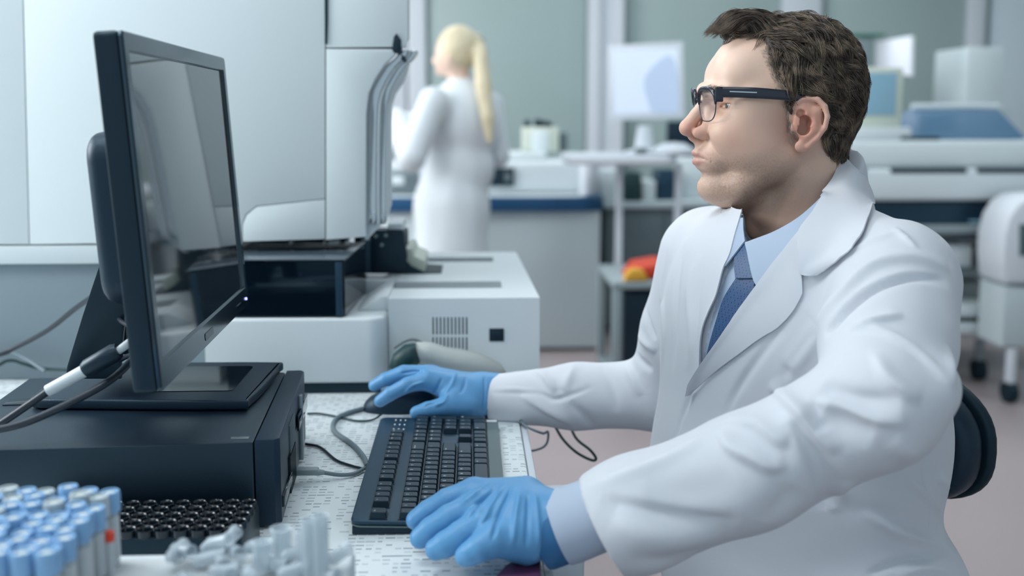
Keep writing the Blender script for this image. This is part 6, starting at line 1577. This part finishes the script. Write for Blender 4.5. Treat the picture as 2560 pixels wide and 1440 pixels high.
wf.chain([sh1, el, (el+hnd)/2, hnd], [.045, .036, .032, .025], .02); wf.chain([sh2, wp(1245, 390, .12), wp(1120, 330, .25), wp(1010, 300, .12)], [.045, .036, .03, .025], .02)
for hh_ in (hnd, wp(1010, 300, .12)):
    wf.ell(hh_+np.array([-.03, 0, .02]), (.04, .02, .035), .015)
    for q in range(4): wf.cap(hh_+np.array([-.05, -.02+q*.013, .03]), hh_+np.array([-.095, -.02+q*.013, .045-.006*q]), .009, .008, .004)
    wf.cap(hh_+np.array([-.03, -.02, .04]), hh_+np.array([-.06, -.03, .07]), .009, .008, .006)
for dx, dy in ((-.05, -.045), (.05, .035)):
    a = wp(1130, 520)+np.array([dx, dy, 0]); kz_ = np.array([a[0], a[1], .48]); wf.chain([a, kz_, np.array([a[0]+.01, a[1], .07])], [.075, .055, .04], .03); wf.cap(np.array([a[0]+.02, a[1], .035]), np.array([a[0]-.13, a[1]+.06, .03]), .035, .028, .02)
V, Fq = wf.mesh(); V, Fq = biggest(V, Fq); V = relax(V, Fq, 2, .5)
wsk = mat('skin_fair', '#dcbfae', .5); to_obj('body', V, Fq, wsk, wo)
# coat
g = Field(wf.lo, wf.lo+np.array(wf.n)*wf.h, .010); g.f[:] = .1
g.ell(wp(1158, 300), (.172, .125, .185), 0); g.ell(wt, (.155, .115, .15), .05); g.ell(wp(1128, 520), (.172, .14, .22), .05)
g.cap(wp(1128, 520), wp(1128, 700), .155, .185, .05); g.cap(wp(1150, 225), wp(1158, 255), .062, .10, .03)
g.chain([sh1, el+np.array([0, 0, -.01]), (el+hnd)/2, hnd*.93+el*.07], [.066, .062, .055, .048], .02); g.chain([sh2, wp(1245, 390, .12), wp(1120, 330, .25), wp(1025, 305, .13)], [.066, .058, .05, .045], .02)
g.cut((0, 0, -1), -float(wp(1128, 760)[2])); g.cut((0, 0, 1), float(wp(1150, 196)[2]))
V, Fq = g.mesh(); V, Fq = biggest(V, Fq); V = relax(V, Fq, 2, .5); N_ = vnormals(V, Fq); V = V+N_*(noise3(V*np.array([1, 1, .35]), 9, 61, 2)*.012)[:, None]
to_obj('lab_coat', V, Fq, M['coat_w'] if 'coat_w' in M else mat('coat_white', '#ccd3d8', .75), wo)
# hair with ponytail
g = Field(c-np.array([.25, .25, .62]), c+np.array([.3, .25, .2]), .007); g.f[:] = .1
g.ell(c+np.array([.016, -.008, .018]), (.094, .090, .104), 0); g.ell(c+np.array([-.085, .06, -.06]), (.075, .12, .085), .01, mode='sub')
g.ell(c+np.array([-.09, -.03, -.075]), (.065, .09, .07), .01, mode='sub')
g.ell(c+np.array([.09, .0, .055]), (.03, .03, .03), .01)
g.chain([c+np.array([.095, 0, .06]), wp(1200, 130, -.06), wp(1208, 215, -.12), wp(1218, 295, -.16), wp(1224, 355, -.17)], [.026, .032, .036, .030, .012], .01)
V, Fq = g.mesh(); V, Fq = biggest(V, Fq); V = relax(V, Fq, 2, .5); N_ = vnormals(V, Fq); V = V+N_*(noise3(V*np.array([1, 1, .12]), 90, 71, 1)*.003)[:, None]
bl_ = mat('blonde_hair', '#c9bda0', .5, noise=.18, nscale=30); to_obj('hair', V, Fq, bl_, wo)['label'] = 'long blonde hair tied in a ponytail'
MB().tube([c+np.array([.092, 0, .045]), c+np.array([.104, 0, .07])], .031, 14).build('hair_tie', M['panel_dark'], wo)
# glasses and shoes are too small to read at this distance; the coat collar shows
